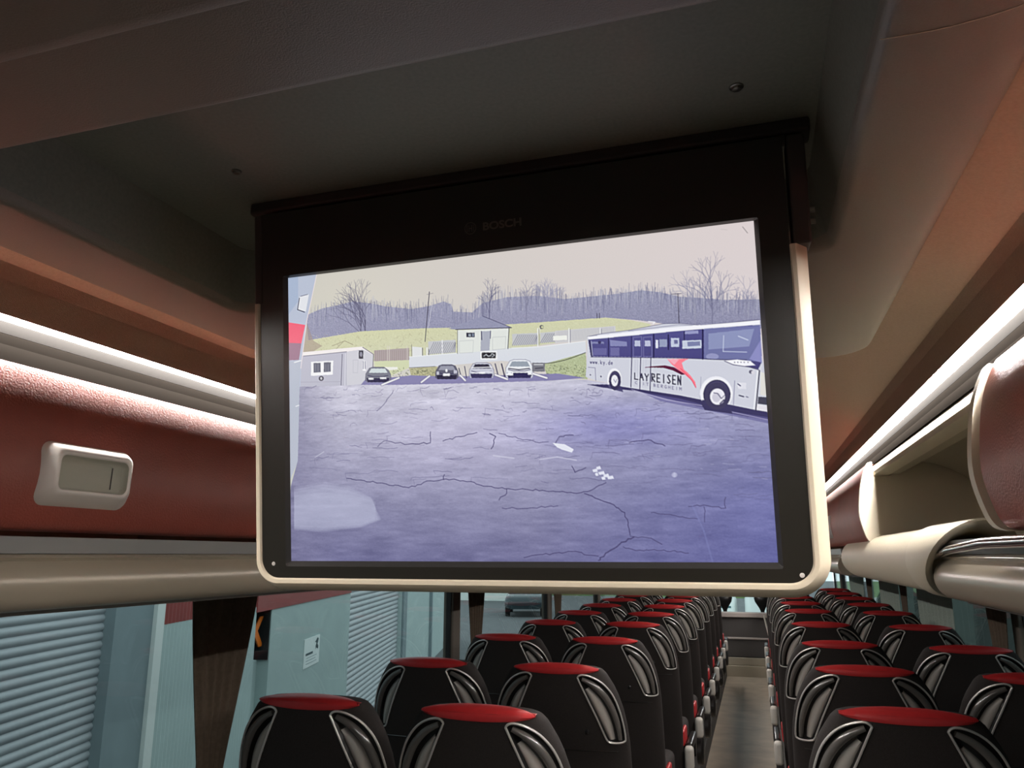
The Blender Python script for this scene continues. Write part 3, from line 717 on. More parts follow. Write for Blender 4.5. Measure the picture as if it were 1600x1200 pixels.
for q, aa in ((1.0, 0.10), (0.9, 0.12), (0.78, 0.12), (0.6, 0.12)):
    poly([(455 - 0, 795 - 33 * q), (500, 795 - 42 * q), (540, 795 - 36 * q), (575 * q + 595 * (1 - q) - 0, 795 - 18 * q), (592 - 25 * (1 - q), 813), (560, 815 + 10 * q), (500, 815 + 18 * q), (455, 815 + 14 * q)], (196, 200, 222), aa * 1.5)
line([(1080, 790), (1098, 830), (1112, 880)], (128, 134, 186), 2.2, 0.35)
line([(488, 715), (502, 706)], (214, 214, 228), 0.9, 0.8)
# parking kerbs and cars
def car(x0, x1, yt, yb, body, glass, low_):
    w = x1 - x0; h = yb - yt
    poly([(x0, yb - h * .12), (x0 + w * .02, yt + h * .45), (x0 + w * .16, yt + h * .08), (x0 + w * .3, yt), (x0 + w * .72, yt), (x0 + w * .88, yt + h * .1), (x1, yt + h * .48), (x1, yb - h * .12), (x1 - w * .08, yb), (x0 + w * .08, yb)], body)
    poly([(x0 + w * .14, yt + h * .38), (x0 + w * .24, yt + h * .1), (x0 + w * .78, yt + h * .1), (x0 + w * .88, yt + h * .38)], glass)
    poly([(x0 + w * .05, yb - h * .28), (x1 - w * .05, yb - h * .28), (x1 - w * .1, yb), (x0 + w * .1, yb)], low_)
    line([(x0 + w * .1, yt + h * .55), (x0 + w * .3, yt + h * .62), (x0 + w * .7, yt + h * .62), (x1 - w * .1, yt + h * .55)], DK, 0.8)
    outline([(x0, yb - h * .12), (x0 + w * .02, yt + h * .45), (x0 + w * .16, yt + h * .08), (x0 + w * .3, yt), (x0 + w * .72, yt), (x0 + w * .88, yt + h * .1), (x1, yt + h * .48), (x1, yb - h * .12)], (56, 52, 84), 0.5, 0.8)
poly([(560, 601), (566, 594), (640, 586), (700, 588), (870, 583), (913, 590), (860, 594), (740, 598), (620, 601)], (134, 130, 172))
car(567, 607, 573, 597, (120, 122, 136), (206, 216, 218), (40, 36, 72)); rect(572, 590, 580, 593, (230, 232, 236)); rect(590, 589, 600, 592, (230, 232, 236)); poly([(597, 573), (618, 573), (618, 577), (604, 578)], (232, 232, 226))
car(677, 713, 569, 592, (92, 92, 112), (150, 152, 168), (26, 22, 54)); rect(689, 583, 700, 587, (240, 242, 244)); ell(694.5, 578.5, 1.8, 2.6, (240, 240, 244)); rect(679, 580, 683, 585, (190, 190, 204)); rect(706, 578, 711, 583, (190, 190, 204))
line([(714, 575), (718, 590)], (60, 58, 90), 1.6); line([(723, 572), (726, 590)], (60, 58, 90), 1.4)
car(730, 769, 566, 590, (196, 198, 212), (36, 34, 60), (44, 40, 84)); line([(734, 574), (766, 573)], (240, 240, 246), 1.4); line([(735, 582), (765, 580)], (230, 230, 240), 1.2); rect(746, 581, 755, 583.5, (244, 244, 246))
line([(771, 568), (776, 588)], (90, 88, 112), 2.0)
car(787, 831, 561, 590, (226, 230, 236), (150, 160, 172), (40, 36, 84)); line([(792, 575), (808, 577), (825, 575)], (34, 32, 60), 1.4); rect(790, 582, 799, 586, (238, 240, 244)); rect(822, 581, 829, 585, (238, 240, 244)); line([(781, 568), (786, 588)], (52, 50, 84), 2.0)
rect(829, 566, 849, 580, (120, 120, 130)); line([(832, 569), (846, 569)], (220, 222, 226), 1.2); line([(834, 575), (846, 574)], (60, 60, 76), 1.4)
for a_, b_ in (((593, 601), (620, 590)), ((655, 597), (668, 587)), ((716, 586), (724, 594)), ((771, 585), (790, 592)), ((830, 583), (852, 590))):
    line([a_, b_], (74, 70, 104), 3.6); line([a_, b_], (242, 242, 246), 2.7)
# poles
for p_ in (((668, 455), (661, 533)), ((1058, 457), (1060, 505))): line(p_, (70, 66, 84), 1.3 if p_[0][0] < 700 else 1.0)
line([(672, 476), (666, 512)], (200, 200, 212), 0.9); line([(664, 459), (674, 457)], (120, 116, 130), 0.5); line([(1048, 458), (1064, 457)], (90, 88, 108), 0.7)
for x in (931, 935): line([(x, 488), (x, 496)], (70, 66, 84), 0.9)
# the white bus
poly([(915, 600), (946, 600), (1060, 617), (1110, 627), (1198, 641), (1200, 656), (1130, 644), (1040, 622), (990, 610), (940, 605)], (58, 54, 96))
poly([(1000, 612), (1060, 622), (1130, 640), (1203, 652), (1204, 662), (1100, 640), (1030, 626)], (96, 92, 146), 0.6)
line([(985, 608), (1040, 624), (1100, 634), (1207, 657)], (196, 192, 220), 0.9, 0.8)
body_ = [(916, 525), (940, 520), (980, 515), (1036, 504.5), (1062, 504), (1095, 507), (1187, 498), (1190, 560), (1196, 580), (1198, 642), (1180, 640), (1141, 632), (1095, 624), (1060, 617), (969, 603), (946, 597), (929, 594), (913, 588), (915, 560)]
poly(body_, (206, 208, 220)); outline(body_[:7], (74, 70, 104), 0.5); line([(980, 516), (1060, 506), (1090, 508)], (110, 108, 140), 0.5)
poly([(916, 525), (1040, 511), (1187, 499), (1187, 505), (1040, 517), (918, 529)], (240, 240, 248)); line([(1012, 501), (1022, 502), (1019, 505)], (236, 236, 244), 1.4)
poly([(917, 530), (1060, 516), (1187, 506), (1190, 564), (1184, 576), (1130, 561), (1060, 558), (921, 556)], (84, 82, 140), c2=(66, 62, 118))
poly([(1099, 512), (1187, 507), (1190, 564), (1150, 562), (1099, 559)], (124, 130, 176), 0.75); poly([(1106, 520), (1178, 512), (1170, 540), (1106, 545)], (158, 168, 202), 0.6); ell(1112, 556, 10, 5, (170, 172, 210), 0.6); poly([(1170, 560), (1188, 530), (1190, 566)], (150, 150, 205), 0.7)
line([(1130, 523), (1129, 548), (1166, 549)], (206, 214, 232), 1.1, 0.8); line([(1153, 524), (1168, 530)], (206, 214, 232), 1.5, 0.8); line([(1102, 560), (1130, 561), (1166, 561)], (50, 46, 90), 0.9)
line([(919, 531), (923, 556)], (40, 36, 76), 1.8); line([(922, 532), (924, 555)], (206, 208, 224), 0.8)
for x, y0, y1, w in ((949, 527, 557, 1.0), (985, 524, 557, 0.8), (1020, 521, 558, 1.6), (1043, 522, 545, 1.6), (1068, 517, 530, 1.2), (1097, 514, 560, 1.7)): line([(x, y0), (x, y1)], (34, 30, 72), w)
poly([(951, 530), (978, 533), (978, 540), (952, 540)], (134, 136, 182)); rect(923, 533, 942, 536, (130, 132, 176)); ell(935, 534, 2.5, 2.5, (60, 56, 100)); rect(925, 543, 946, 554, (104, 102, 156)); rect(952, 542, 966, 555, (110, 108, 160))
for x0 in (990, 1006): rect(x0, 531, x0 + 9, 540, (186, 190, 216)); outline([(x0 - 2, 526), (x0 + 11, 525), (x0 + 11, 556), (x0 - 2, 556)], (132, 132, 178), 0.7)
rect(1023, 530, 1027, 543, (216, 220, 236)); rect(1029, 529, 1041, 541, (150, 158, 188)); rect(1047, 527, 1060, 541, (190, 198, 220)); rect(1052, 530, 1058, 536, (110, 112, 156)); rect(1065, 531, 1095, 544, (196, 204, 222), sk=-1); rect(1073, 533, 1093, 540, (124, 130, 170), sk=-1); rect(1069, 516, 1090, 521, (150, 152, 196), sk=-1)
line([(921, 557), (1060, 558.5), (1131, 561), (1185, 577)], (48, 44, 84), 0.7)
for x, y1 in ((985.5, 604), (999.5, 607), (1015.5, 610)): line([(x, 558), (x - 1.5, y1)], (30, 26, 66), 1.1)
for x in (1003, 1008, 1012, 991, 995): line([(x, 561), (x - 1, 603)], (176, 178, 194), 0.4, 0.8)
# swoosh
poly([(1041, 560), (1075, 559.5), (1070, 562), (1064, 566), (1067, 576), (1077, 585), (1085, 596), (1087, 605), (1080, 594), (1068, 584), (1058, 577), (1048, 568)], (250, 130, 146)); poly([(1041, 560), (1060, 560), (1052, 569)], (240, 190, 204), 0.7)
line([(1062, 575), (1070, 583), (1080, 594), (1086, 605)], (226, 76, 104), 0.9)
poly([(1003, 573.5), (1020, 571), (1038, 570), (1052, 573), (1069, 584), (1064, 585), (1050, 578), (1036, 574), (1020, 573.5)], (92, 20, 60))
# lettering by pen strokes
GL = {'L': [[(0, 0), (0, 1), (.8, 1)]], 'A': [[(0, 1), (.45, 0), (.9, 1)], [(.2, .6), (.7, .6)]], 'Y': [[(0, 0), (.45, .5), (.9, 0)], [(.45, .5), (.45, 1)]], 'R': [[(0, 1), (0, 0), (.7, .05), (.75, .4), (0, .5), (.8, 1)]],
      'E': [[(.8, 0), (0, 0), (0, 1), (.8, 1)], [(0, .5), (.65, .5)]], 'I': [[(.4, 0), (.4, 1)]], 'S': [[(.8, .1), (.4, 0), (.05, .2), (.4, .5), (.8, .78), (.4, 1), (0, .9)]], 'N': [[(0, 1), (0, 0), (.8, 1), (.8, 0)]],
      'C': [[(.8, .1), (.4, 0), (0, .3), (0, .7), (.4, 1), (.8, .9)]], 'T': [[(0, 0), (.9, 0)], [(.45, 0), (.45, 1)]], 'G': [[(.8, .1), (.4, 0), (0, .3), (0, .7), (.4, 1), (.8, .9), (.8, .55), (.5, .55)]], 'H': [[(0, 0), (0, 1)], [(.8, 0), (.8, 1)], [(0, .5), (.8, .5)]],
      'M': [[(0, 1), (0, 0), (.45, .6), (.9, 0), (.9, 1)]], 'B': [[(0, 0), (0, 1), (.7, .9), (.7, .6), (0, .5), (.6, .4), (.6, .05), (0, 0)]], 'w': [[(0, .4), (.25, 1), (.45, .5), (.65, 1), (.9, .4)]], 'k': [[(0, 0), (0, 1)], [(.7, .4), (0, .7), (.7, 1)]],
      'y': [[(0, .4), (.35, .95)], [(.75, .4), (.2, 1.35)]], 'd': [[(.7, 0), (.7, 1), (.2, 1), (0, .7), (.2, .45), (.7, .5)]], 'e': [[(.05, .7), (.7, .7), (.5, .42), (.1, .5), (.05, .9), (.6, 1)]], '.': [[(.2, .95), (.3, 1)]], ' ': []}
def write(s_, x0, y0, x1, y1, h0, h1, w, c, fill=0.78):
    n_ = len(s_)
    for i, ch in enumerate(s_):
        t = i / n_; bx = x0 + (x1 - x0) * t; by = y0 + (y1 - y0) * t; cw = (x1 - x0) / n_ * fill; h = h0 + (h1 - h0) * t; sl_ = (y1 - y0) / (x1 - x0)
        for st_ in GL[ch]: line([(bx + px_ * cw, by + (py_ - 1) * h + px_ * cw * sl_) for px_, py_ in st_], c, w)
write('LAY', 990, 591.5, 1014, 595, 9.5, 11, 1.35, (24, 20, 52)); write('REISEN', 1017, 595, 1066, 601, 12, 14, 1.55, (24, 20, 52), 0.66)
write('C IT BERGHEIM', 991, 599, 1066, 610, 4, 5, 0.45, (84, 80, 116), 0.6)
write('www.ky.de', 920, 567, 957, 569, 5, 6.5, 0.6, (58, 54, 96))
# panels, wheels, front
line([(917, 573), (928, 574), (929, 594)], (120, 118, 146), 0.7); ell(920.5, 585, 0.9, 0.9, DK); ell(937, 587.5, 1.2, 1.2, DK); line([(1094, 588), (1093, 622)], (150, 150, 176), 0.6)
for cx_, cy_, rx, ry in ((959, 594, 9.2, 15.2), (1119, 616, 21, 23.5)):
    ell(cx_ - 1, cy_ - 2, rx * 1.22, ry * 1.15, (236, 236, 244)); ell(cx_, cy_, rx * 1.02, ry, (52, 48, 84)); ell(cx_, cy_, rx * 0.93, ry * 0.93, (72, 68, 104))
poly([(948, 603), (948, 600), (969, 603), (972, 612), (948, 606)], (66, 62, 104), 0.9); ell(959, 596, 8.6, 12.6, (56, 52, 88))
poly([(1094, 630), (1096, 624), (1141, 632), (1143, 646), (1100, 640)], (60, 56, 96)); ell(1119, 618, 19.6, 21.5, (64, 60, 92))
ell(958.5, 594, 5.4, 9, (232, 232, 240)); line([(957, 592), (960, 597), (962, 592)], (90, 86, 120), 0.6)
ell(1120, 619, 11.8, 12.8, (232, 230, 240)); ell(1118.5, 620, 6.8, 7.6, (204, 202, 216)); line([(1114, 613), (1120, 614), (1126, 622), (1132, 616)], (80, 76, 108), 0.9); line([(1124, 630), (1130, 624)], (60, 56, 90), 1.6)
line([(1147, 594), (1145, 632)], (130, 128, 158), 0.7); rect(1152, 597, 1165, 607, (222, 222, 232)); line([(1152, 599), (1156, 602)], DK, 1.2); line([(1154, 617), (1161, 619)], (50, 46, 80), 1.5); line([(1165, 619), (1168, 620)], (70, 66, 100), 0.9)
poly([(1132, 562), (1150, 560.5), (1172, 563), (1180, 570), (1160, 571), (1140, 567)], (240, 240, 248)); line([(1131, 563), (1145, 569), (1180, 574)], (70, 66, 100), 0.8)
for x in (1147, 1152, 1157, 1162, 1168): ell(x, 565, 0.9, 0.7, (60, 58, 90))
ell(1173, 580, 3.6, 3, (96, 94, 116)); ell(1176, 581, 3, 3, (214, 212, 222)); line([(1186, 578), (1180, 640)], (40, 36, 62), 1.4); line([(1183, 578), (1177, 638)], (240, 240, 246), 1.0)
poly([(1188, 580), (1194, 582), (1197, 618), (1187, 616)], (222, 220, 214)); poly([(1184, 619), (1198, 620), (1198, 632), (1183, 630)], (66, 66, 84)); poly([(1182, 631), (1200, 634), (1199, 643), (1181, 640)], (224, 222, 230))
# reflections / specks on the panel glass
line([(1160, 352), (1168, 362)], (90, 88, 90), 0.5); line([(1126, 356), (1136, 357)], (190, 186, 186), 0.5)
# camera style edge boost
def blur(a, r):
    k = 2 * r + 1; p = np.pad(a, ((r, r), (0, 0), (0, 0)), 'edge'); c = np.cumsum(np.vstack([np.zeros((1,) + p.shape[1:], np.float32), p]), 0); a = (c[k:] - c[:-k]) / k
    p = np.pad(a, ((0, 0), (r, r), (0, 0)), 'edge'); c = np.cumsum(np.concatenate([np.zeros((p.shape[0], 1, 3), np.float32), p], 1), 1); return (c[:, k:] - c[:, :-k]) / k
img = img + 0.7 * (img - blur(img, 4)); img = blur(img, 1)
img = np.clip(img, 0, 255)
small = img.reshape(CH // 2, 2, CW // 2, 2, 3).mean((1, 3)) / 255.0
linimg = np.where(small <= 0.04045, small / 12.92, ((small + 0.055) / 1.055) ** 2.4)
NW, NH = CW // 2, CH // 2
gx = np.linspace(SX0, SX1, NW); gz = np.linspace(SZ1, SZ0, NH)
GX, GZ_ = np.meshgrid(gx, gz)
co = np.stack([GX, np.full_like(GX, 0.0050), GZ_], -1).reshape(-1, 3).astype(np.float32)
idx = np.arange(NW * NH).reshape(NH, NW)
quads = np.stack([idx[:-1, :-1], idx[1:, :-1], idx[1:, 1:], idx[:-1, 1:]], -1).reshape(-1, 4)
me = bpy.data.meshes.new('screen')
me.vertices.add(len(co)); me.vertices.foreach_set('co', co.ravel())
me.loops.add(quads.size); me.loops.foreach_set('vertex_index', quads.ravel().astype(np.int32))
me.polygons.add(len(quads)); me.polygons.foreach_set('loop_start', (np.arange(len(quads)) * 4).astype(np.int32))
me.update()
at = me.color_attributes.new('picture', 'FLOAT_COLOR', 'POINT')
at.data.foreach_set('color', np.concatenate([linimg.reshape(-1, 3), np.ones((NW * NH, 1))], 1).astype(np.float32).ravel())
sm = bpy.data.materials.new('lit_screen'); sm.use_nodes = True
nt = sm.node_tree; b = nt.nodes['Principled BSDF']; an = nt.nodes.new('ShaderNodeAttribute'); an.attribute_name = 'picture'
b.inputs['Base Color'].default_value = (0.004, 0.004, 0.005, 1); b.inputs['Roughness'].default_value = 0.25; b.inputs['Specular IOR Level'].default_value = 0.25
nt.links.new(an.outputs['Color'], b.inputs['Emission Color']); b.inputs['Emission Strength'].default_value = 0.483
me.materials.append(sm)
scr = bpy.data.objects.new('screen', me); COL.objects.link(scr); scr.parent = mon
scr['label'] = 'lit screen with a rear camera view of a yard and a white bus'

# ------------------------------------------------------------------ seats
def hw(h):     # half width of the back at height h (0 = top, negative down)
    return float(np.interp(-h, [0, 0.008, 0.02, 0.035, 0.06, 0.09, 0.13, 0.18, 0.24, 0.5, 0.85], [0.142, 0.155, 0.168, 0.178, 0.194, 0.208, 0.221, 0.230, 0.235, 0.236, 0.225]))
DEP = 0.062
def yc(h): return 0.20 * (-h) - 0.01 * math.sin(min(1, -h / 0.3) * PI)      # back leans: its foot is further forward
def backpt(x, h, off=0.0):
    w = hw(h); t = min(1.0, abs(x) / w); n_ = 2.6
    return (x, yc(h) - DEP * (1 - t ** n_) ** (1 / n_) + off, h)
LEAF = [(0.080, -0.030), (0.086, -0.023), (0.100, -0.020), (0.125, -0.026), (0.152, -0.040), (0.176, -0.062), (0.196, -0.092), (0.212, -0.135), (0.222, -0.185), (0.225, -0.222), (0.221, -0.232), (0.205, -0.236), (0.180, -0.235), (0.168, -0.228), (0.158, -0.205), (0.138, -0.155), (0.115, -0.105), (0.095, -0.062)]
LF = smoothp(LEAF + [LEAF[0]], 3)[:-1]
LFa = np.array(LF)
def leaf_dist(x, z):     # signed distance, positive inside
    d = 9; ins = False; n_ = len(LF)
    for i in range(n_):
        ax, az = LF[i]; bx, bz = LF[(i + 1) % n_]
        dx, dz = bx - ax, bz - az; t = max(0, min(1, ((x - ax) * dx + (z - az) * dz) / (dx*dx + dz*dz + 1e-12)))
        d = min(d, math.hypot(x - ax - t * dx, z - az - t * dz))
        if (az > z) != (bz > z) and x < (bx - ax) * (z - az) / (bz - az) + ax: ins = not ins
    return d if ins else -d

def make_seat():
    root = empty('coach_seat', (0, 0, 0))
    hs_ = [-0.002, -0.006, -0.012] + [-0.02 - i * 0.0055 for i in range(44)] + [-0.28, -0.32, -0.38, -0.45, -0.55, -0.65, -0.74, -0.80]
    NB, NF = 72, 14
    rings = []; fmat = []
    for h in hs_:
        w = hw(h) * (0.94 if h > -0.004 else 1); ring = []
        for k_ in range(NB + 1):
            th = -PI/2 + PI * k_ / NB; q = math.sin(th); x = w * math.copysign(abs(q) ** 0.85, q)
            p = list(backpt(x, h))
            ld = leaf_dist(abs(x), h) if h > -0.25 else -1
            if ld > 0: p[1] += 0.022 * min(1.0, ld / 0.010)
            ring.append(tuple(p))
        for k_ in range(1, NF):
            th = PI/2 - PI * k_ / NF; q = math.sin(th); x = w * math.copysign(abs(q) ** 0.8, q); t = abs(x) / w
            ring.append((x, yc(h) + 0.055 * (1 - t ** 2.6) ** (1/2.6), h))
        rings.append(ring)
    sh = MB().loft(rings); o = sh.build('backrest_shell', [M['blackcloth'], M['blackplastic']], root, angle=70)
    # glossy plastic inside the grip recess and a plain bar look: choose the material per face
    for p in o.data.polygons:
        c = p.center
        if c.z > -0.25 and c.y < yc(c.z) and leaf_dist(abs(c.x), c.z) > -0.002: p.material_index = 1
    # red leather cap on top
    rings = []
    for i in range(25):
        t = -1 + 2 * i / 24; x = 0.148 * t; e = (1 - abs(t) ** 2.2) ** 0.7 if abs(t) < 1 else 0.0
        hb, ht, yb_, yf = -0.004 - 0.016 * e, 0.001 + 0.007 * e, -DEP * (0.62 + 0.42 * e), -0.03 + 0.045 * e; zz = -0.004 * abs(t) ** 3
        rings.append([(x, yb_ + 0.002, hb + zz), (x, yb_ - 0.001, (hb * 0.6 + ht * 0.4) + zz), (x, yb_ + 0.006, ht - 0.004 * e + zz), (x, yb_ + 0.022, ht + 0.001 * e + zz), (x, (yb_ + yf) * 0.5 + 0.006, ht + 0.002 * e + zz), (x, yf - 0.008, ht + zz), (x, yf, ht - 0.012 * e + zz), (x, yf, hb + zz)])
    MB().loft(rings).build('headrest_cap', M['redleather'], root, angle=60)
    for s in (-1, 1):
        loop = [backpt(s * x, z, -0.0015) for x, z in LF]
        tr = MB().tube(loop, 0.0031, 6, closed=True).build('handle_trim', M['silver_trim'], root)
        bar = smoothp([(0.094, -0.034), (0.130, -0.052), (0.164, -0.084), (0.188, -0.126), (0.203, -0.176), (0.208, -0.226)], 5)
        rad = [0.011 * (0.55 + 0.45 * math.sin(PI * min(1, (i + 2) / (len(bar) + 2)))) for i in range(len(bar))]
        MB().tube([backpt(s * x, z, 0.004) for x, z in bar], rad, 12).build('grab_handle', M['gripgloss'], root, angle=80)
        A_ = smoothp([(0.100, -0.070), (0.118, -0.108), (0.139, -0.153), (0.159, -0.198), (0.171, -0.226)], 4)
        B_ = smoothp([(0.112, -0.062), (0.148, -0.098), (0.172, -0.142), (0.186, -0.190), (0.190, -0.226)], 4)
        front = [[backpt(s * (a[0] * (1 - u) + b_[0] * u), a[1] * (1 - u) + b_[1] * u, 0.016 - 0.010 * math.sin(PI * u)) for u in (0, .25, .5, .75, 1)] for a, b_ in zip(A_, B_)]
        back = [[(p[0], p[1] + 0.006, p[2]) for p in r_] for r_ in front]
        MB().loft([f_ + b2[::-1] for f_, b2 in zip(front, back)]).build('handle_insert', M['insert'], root, angle=60)
    # seam of the lower back panel, coat button
    MB().tube([backpt(x, -0.262 - 0.01 * abs(x), -0.0008) for x in np.linspace(-0.2, 0.2, 15)], 0.0018, 5).build('panel_seam', M['blackplastic'], root)
    c = backpt(0.105, -0.20); MB().loft([[(c[0] + r_ * math.cos(a * PI / 6), c[1] - d_, c[2] + r_ * math.sin(a * PI / 6)) for a in range(12)] for r_, d_ in ((0.008, -0.001), (0.007, 0.004), (0.003, 0.006))]).build('button', M['blackplastic'], root)
    # cushion, base, armrest
    MB().box(-0.225, 0.225, 0.16, 0.60, -0.70, -0.58).build('seat_cushion', M['blackcloth'], root, bevel=0.035, seg=4)
    for s in (-1, 1):
        MB().box(s * 0.2255 - 0.0105, s * 0.2255 + 0.0105, 0.16, 0.34, -0.66, -0.58).build('cushion_bolster', M['redleather'], root, bevel=0.01)
        MB().box(s * 0.14 - 0.02, s * 0.14 + 0.02, 0.22, 0.48, -1.088, -0.70).build('leg', M['blackplastic'], root, bevel=0.008)
    return root

def add_armrest(root, s):
    t = 1.0
    a = MB().box(s * 0.262 - 0.024, s * 0.262 + 0.024, 0.08, 0.15, -0.765, -0.645).build('armrest_cap', M['armlight'], root, bevel=0.018, seg=4)
    b_ = MB().box(s * 0.262 - 0.018, s * 0.262 + 0.018, 0.14, 0.46, -0.68, -0.635).build('armrest', M['blackplastic'], root, bevel=0.012)
    c_ = MB()
    rings = [[(s * (0.240 + dx), 0.20 + r_ * 0.11 * math.cos(a_ * PI / 10), -0.86 + r_ * 0.085 * math.sin(a_ * PI / 10)) for a_ in range(20)] for r_, dx in ((1.0, 0.0), (1.0, 0.028), (0.85, 0.038))]
    c_.loft(rings).build('hinge_cover', M['blackplastic'], root)
    return root

proto = make_seat()
def copy_tree(o):
    c = o.copy(); COL.objects.link(c)
    for ch in o.children:
        d = ch.copy(); COL.objects.link(d); d.parent = c
    return c
rowsL = [1.90, 2.68, 3.58, 4.42, 5.20, 5.98, 6.76, 7.54, 8.32, 9.10, 9.88]
rowsR = [2.13, 2.88, 3.66, 4.65, 5.70, 6.60, 7.50, 8.40, 9.30]
ORD = ['nearest', 'second', 'third', 'fourth', 'fifth', 'sixth', 'seventh', 'eighth', 'ninth', 'tenth', 'eleventh']
protoA = {}
for s in (1, -1):
    pa = copy_tree(proto); add_armrest(pa, s); protoA[s] = pa
used = set()
def seat(x, y, z, arm, label, group):
    src = proto if arm == 0 else protoA[arm]
    if arm not in used: o = src; used.add(arm)
    else: o = copy_tree(src)
    o.location = (x, y, z); tag(o, label, 'coach seat', group); return o
for i, y in enumerate(rowsL):
    where = ORD[i] + ' row from the viewer'
    seat(-0.675, y, -0.372, 1, 'black red-topped coach seat directly left of the aisle, ' + where, 'coach seats left of the aisle')
    if i < 9: seat(-1.148, y, -0.372, 0, 'black red-topped coach seat beside the left windows, ' + where, 'coach seats left of the aisle')
for i, y in enumerate(rowsR):
    where = ORD[i] + ' row from the viewer'
    seat(0.315, y, -0.365, -1, 'black red-topped coach seat directly right of the aisle, ' + where, 'coach seats right of the aisle')
    seat(0.800, y - 0.03, -0.365, 0, 'black red-topped coach seat beside the right windows, ' + where, 'coach seats right of the aisle')

# grab pole at the front right of the aisle
gp = MB().tube([(0.055, 10.3, -0.735), (0.075, 10.3, -0.86), (0.115, 10.3, -1.06), (0.13, 10.3, -1.46)], 0.012, 10).build('grab_pole', M['armlight'])
tag(gp, 'pale slanted grab pole at the front end of the aisle', 'grab pole')

# ------------------------------------------------------------------ curtains
def curtain(x, y, wtop, wtie, wbot, m, label, zt=-0.06, zb=-0.95, ztie=-0.50, folds=5, group=None, amp=0.010, shift=0.0):
    root = empty('curtain', (x, y, zt), label, 'curtain', group)
    rings = []; N_ = 60
    for i in range(26):
        z = zt + (zb - zt) * i / 25
        if z > ztie: t = (zt - z) / (zt - ztie); w_ = wtop + (wtie - wtop) * (t ** 1.3)
        else: t = (ztie - z) / (ztie - zb); w_ = wtie + (wbot - wtie) * t ** 0.8
        fr_ = []; bk = []
        for k_ in range(N_ + 1):
            u = k_ / N_ - 0.5; yy_ = u * w_ + shift * (zt - z); xx_ = amp * math.sin(2 * PI * folds * u + 0.6 * math.sin(3 * u * PI)) * (0.7 + 0.3 * math.cos(i * 0.3))
            fr_.append((xx_ + 0.0015, yy_, z - zt)); bk.append((xx_ - 0.0015, yy_, z - zt))
        rings.append(fr_ + bk[::-1])
    MB().loft(rings).build('cloth', m, root, angle=80)
    MB().tube([(0.016, -wtie/2 + shift * (zt - ztie), ztie - zt), (0.02, shift * (zt - ztie), ztie - zt - 0.005), (0.016, wtie/2 + shift * (zt - ztie), ztie - zt)], 0.006, 6).build('tie_band', m, root)
    return root
curtain(XL + 0.030, 1.845, 0.27, 0.065, 0.12, M['curtain'], 'dark brown gathered curtain tied on the left window pillar behind the nearest seats', zb=-0.98, ztie=-0.62, shift=-0.03, amp=0.010, group='brown window curtains')
curtain(XL + 0.030, 3.87, 0.24, 0.12, 0.14, M['curtain'], 'dark brown narrow curtain on the second left window pillar under the monitor', group='brown window curtains')
curtain(XL + 0.030, 5.62, 0.24, 0.12, 0.14, M['curtain'], 'dark brown curtain on the third left pillar, beside the parked car outside', group='brown window curtains')
curtain(XR - 0.045, 4.15, 0.42, 0.20, 0.22, M['curtain'], 'brown gathered curtain at the right picture edge', zb=-0.9, group='brown window curtains')
curtain(XR - 0.045, 6.50, 0.34, 0.2, 0.2, M['curtain'], 'brown curtain at the middle right window pillar', group='brown window curtains')
curtain(XR - 0.045, 8.35, 0.45, 0.3, 0.3, M['curtain'], 'brown curtain at the farther right window pillar', group='brown window curtains')
curtain(XR - 0.022, 5.60, 1.1, 1.0, 1.0, M['curtaingrey'], 'grey-green drawn curtain in the right window between two brown curtains', folds=9, amp=0.009, group='grey-green curtains')
curtain(XR - 0.022, 7.35, 1.1, 1.0, 1.0, M['curtaingrey'], 'grey-green drawn curtain farther along the right windows', folds=9, amp=0.009, group='grey-green curtains')
curtain(XR - 0.022, 9.6, 1.3, 1.2, 1.2, M['curtaingrey'], 'grey-green curtain next to the front right corner window', folds=8, amp=0.009, group='grey-green curtains')

# ------------------------------------------------------------------ the yard outside
o = MB().box(-70, 40, -30, 90, GZ - 0.1, GZ).build('ground', M['asphalt'], smooth=False); o['kind'] = 'structure'
FK = 0.73; GB = GZ / FK
FD = Vector((-0.276, 0.961, 0)); FP = Vector((-4.2, 1.0, 0)); FN = Vector((FD.y, -FD.x, 0))     # facade direction / normal towards the coach
bl = empty('workshop_building', (FP.x * FK, FP.y * FK, GZ), 'pale workshop building with roller shutters and red band outside the left windows', 'building')
rotz = math.atan2(FD.y, FD.x); bl.rotation_euler = (0, 0, rotz); bl.scale = (FK, FK, FK)
# local frame: x along the facade, y away from the coach (left), z from the ground
zz = lambda z: z - GB
def bbox(name, m, t0, t1, d0, d1, z0, z1, **k): return MB().box(t0, t1, d0, d1, zz(z0), zz(z1)).build(name, m, bl, **k)
def shutter(t0, t1, ztop, pitch=0.074, dep=0.0, prom=0.020):
    mb = MB(); z = GB; pr_ = []
    nsl = int((ztop - GB) / pitch)
    for i in range(nsl + 1):
        for q in range(6):
            a = q / 6; pr_.append((dep + prom * 0.5 - prom * math.sin(PI * a) ** 0.7, zz(GB + (i + a) * pitch)))
    pr_ = [p for p in pr_ if p[1] <= zz(ztop)]
    ring0 = [(t0, d, z_) for d, z_ in pr_]; ring1 = [(t1, d, z_) for d, z_ in pr_]
    fs = [(i, i + 1, len(ring0) + i + 1, len(ring0) + i) for i in range(len(ring0) - 1)]
    mb.add(ring0 + ring1, fs)
    mb.box(t0, t1, dep + 0.03, dep + 0.06, 0.02, zz(ztop))
    return mb.build('roller_shutter', M['shutter'], bl, angle=45)
shutter(-6.0, 4.73, 2.0)
bbox('wall_panel', M['render_grey'], 4.73, 5.42, -0.10, 0.4, GB, 2.4, smooth=False)
bbox('corner_post', M['whitepaint'], 5.42, 5.58, -0.14, 0.3, GB, 2.4, smooth=False)
cr = MB(); pts = []
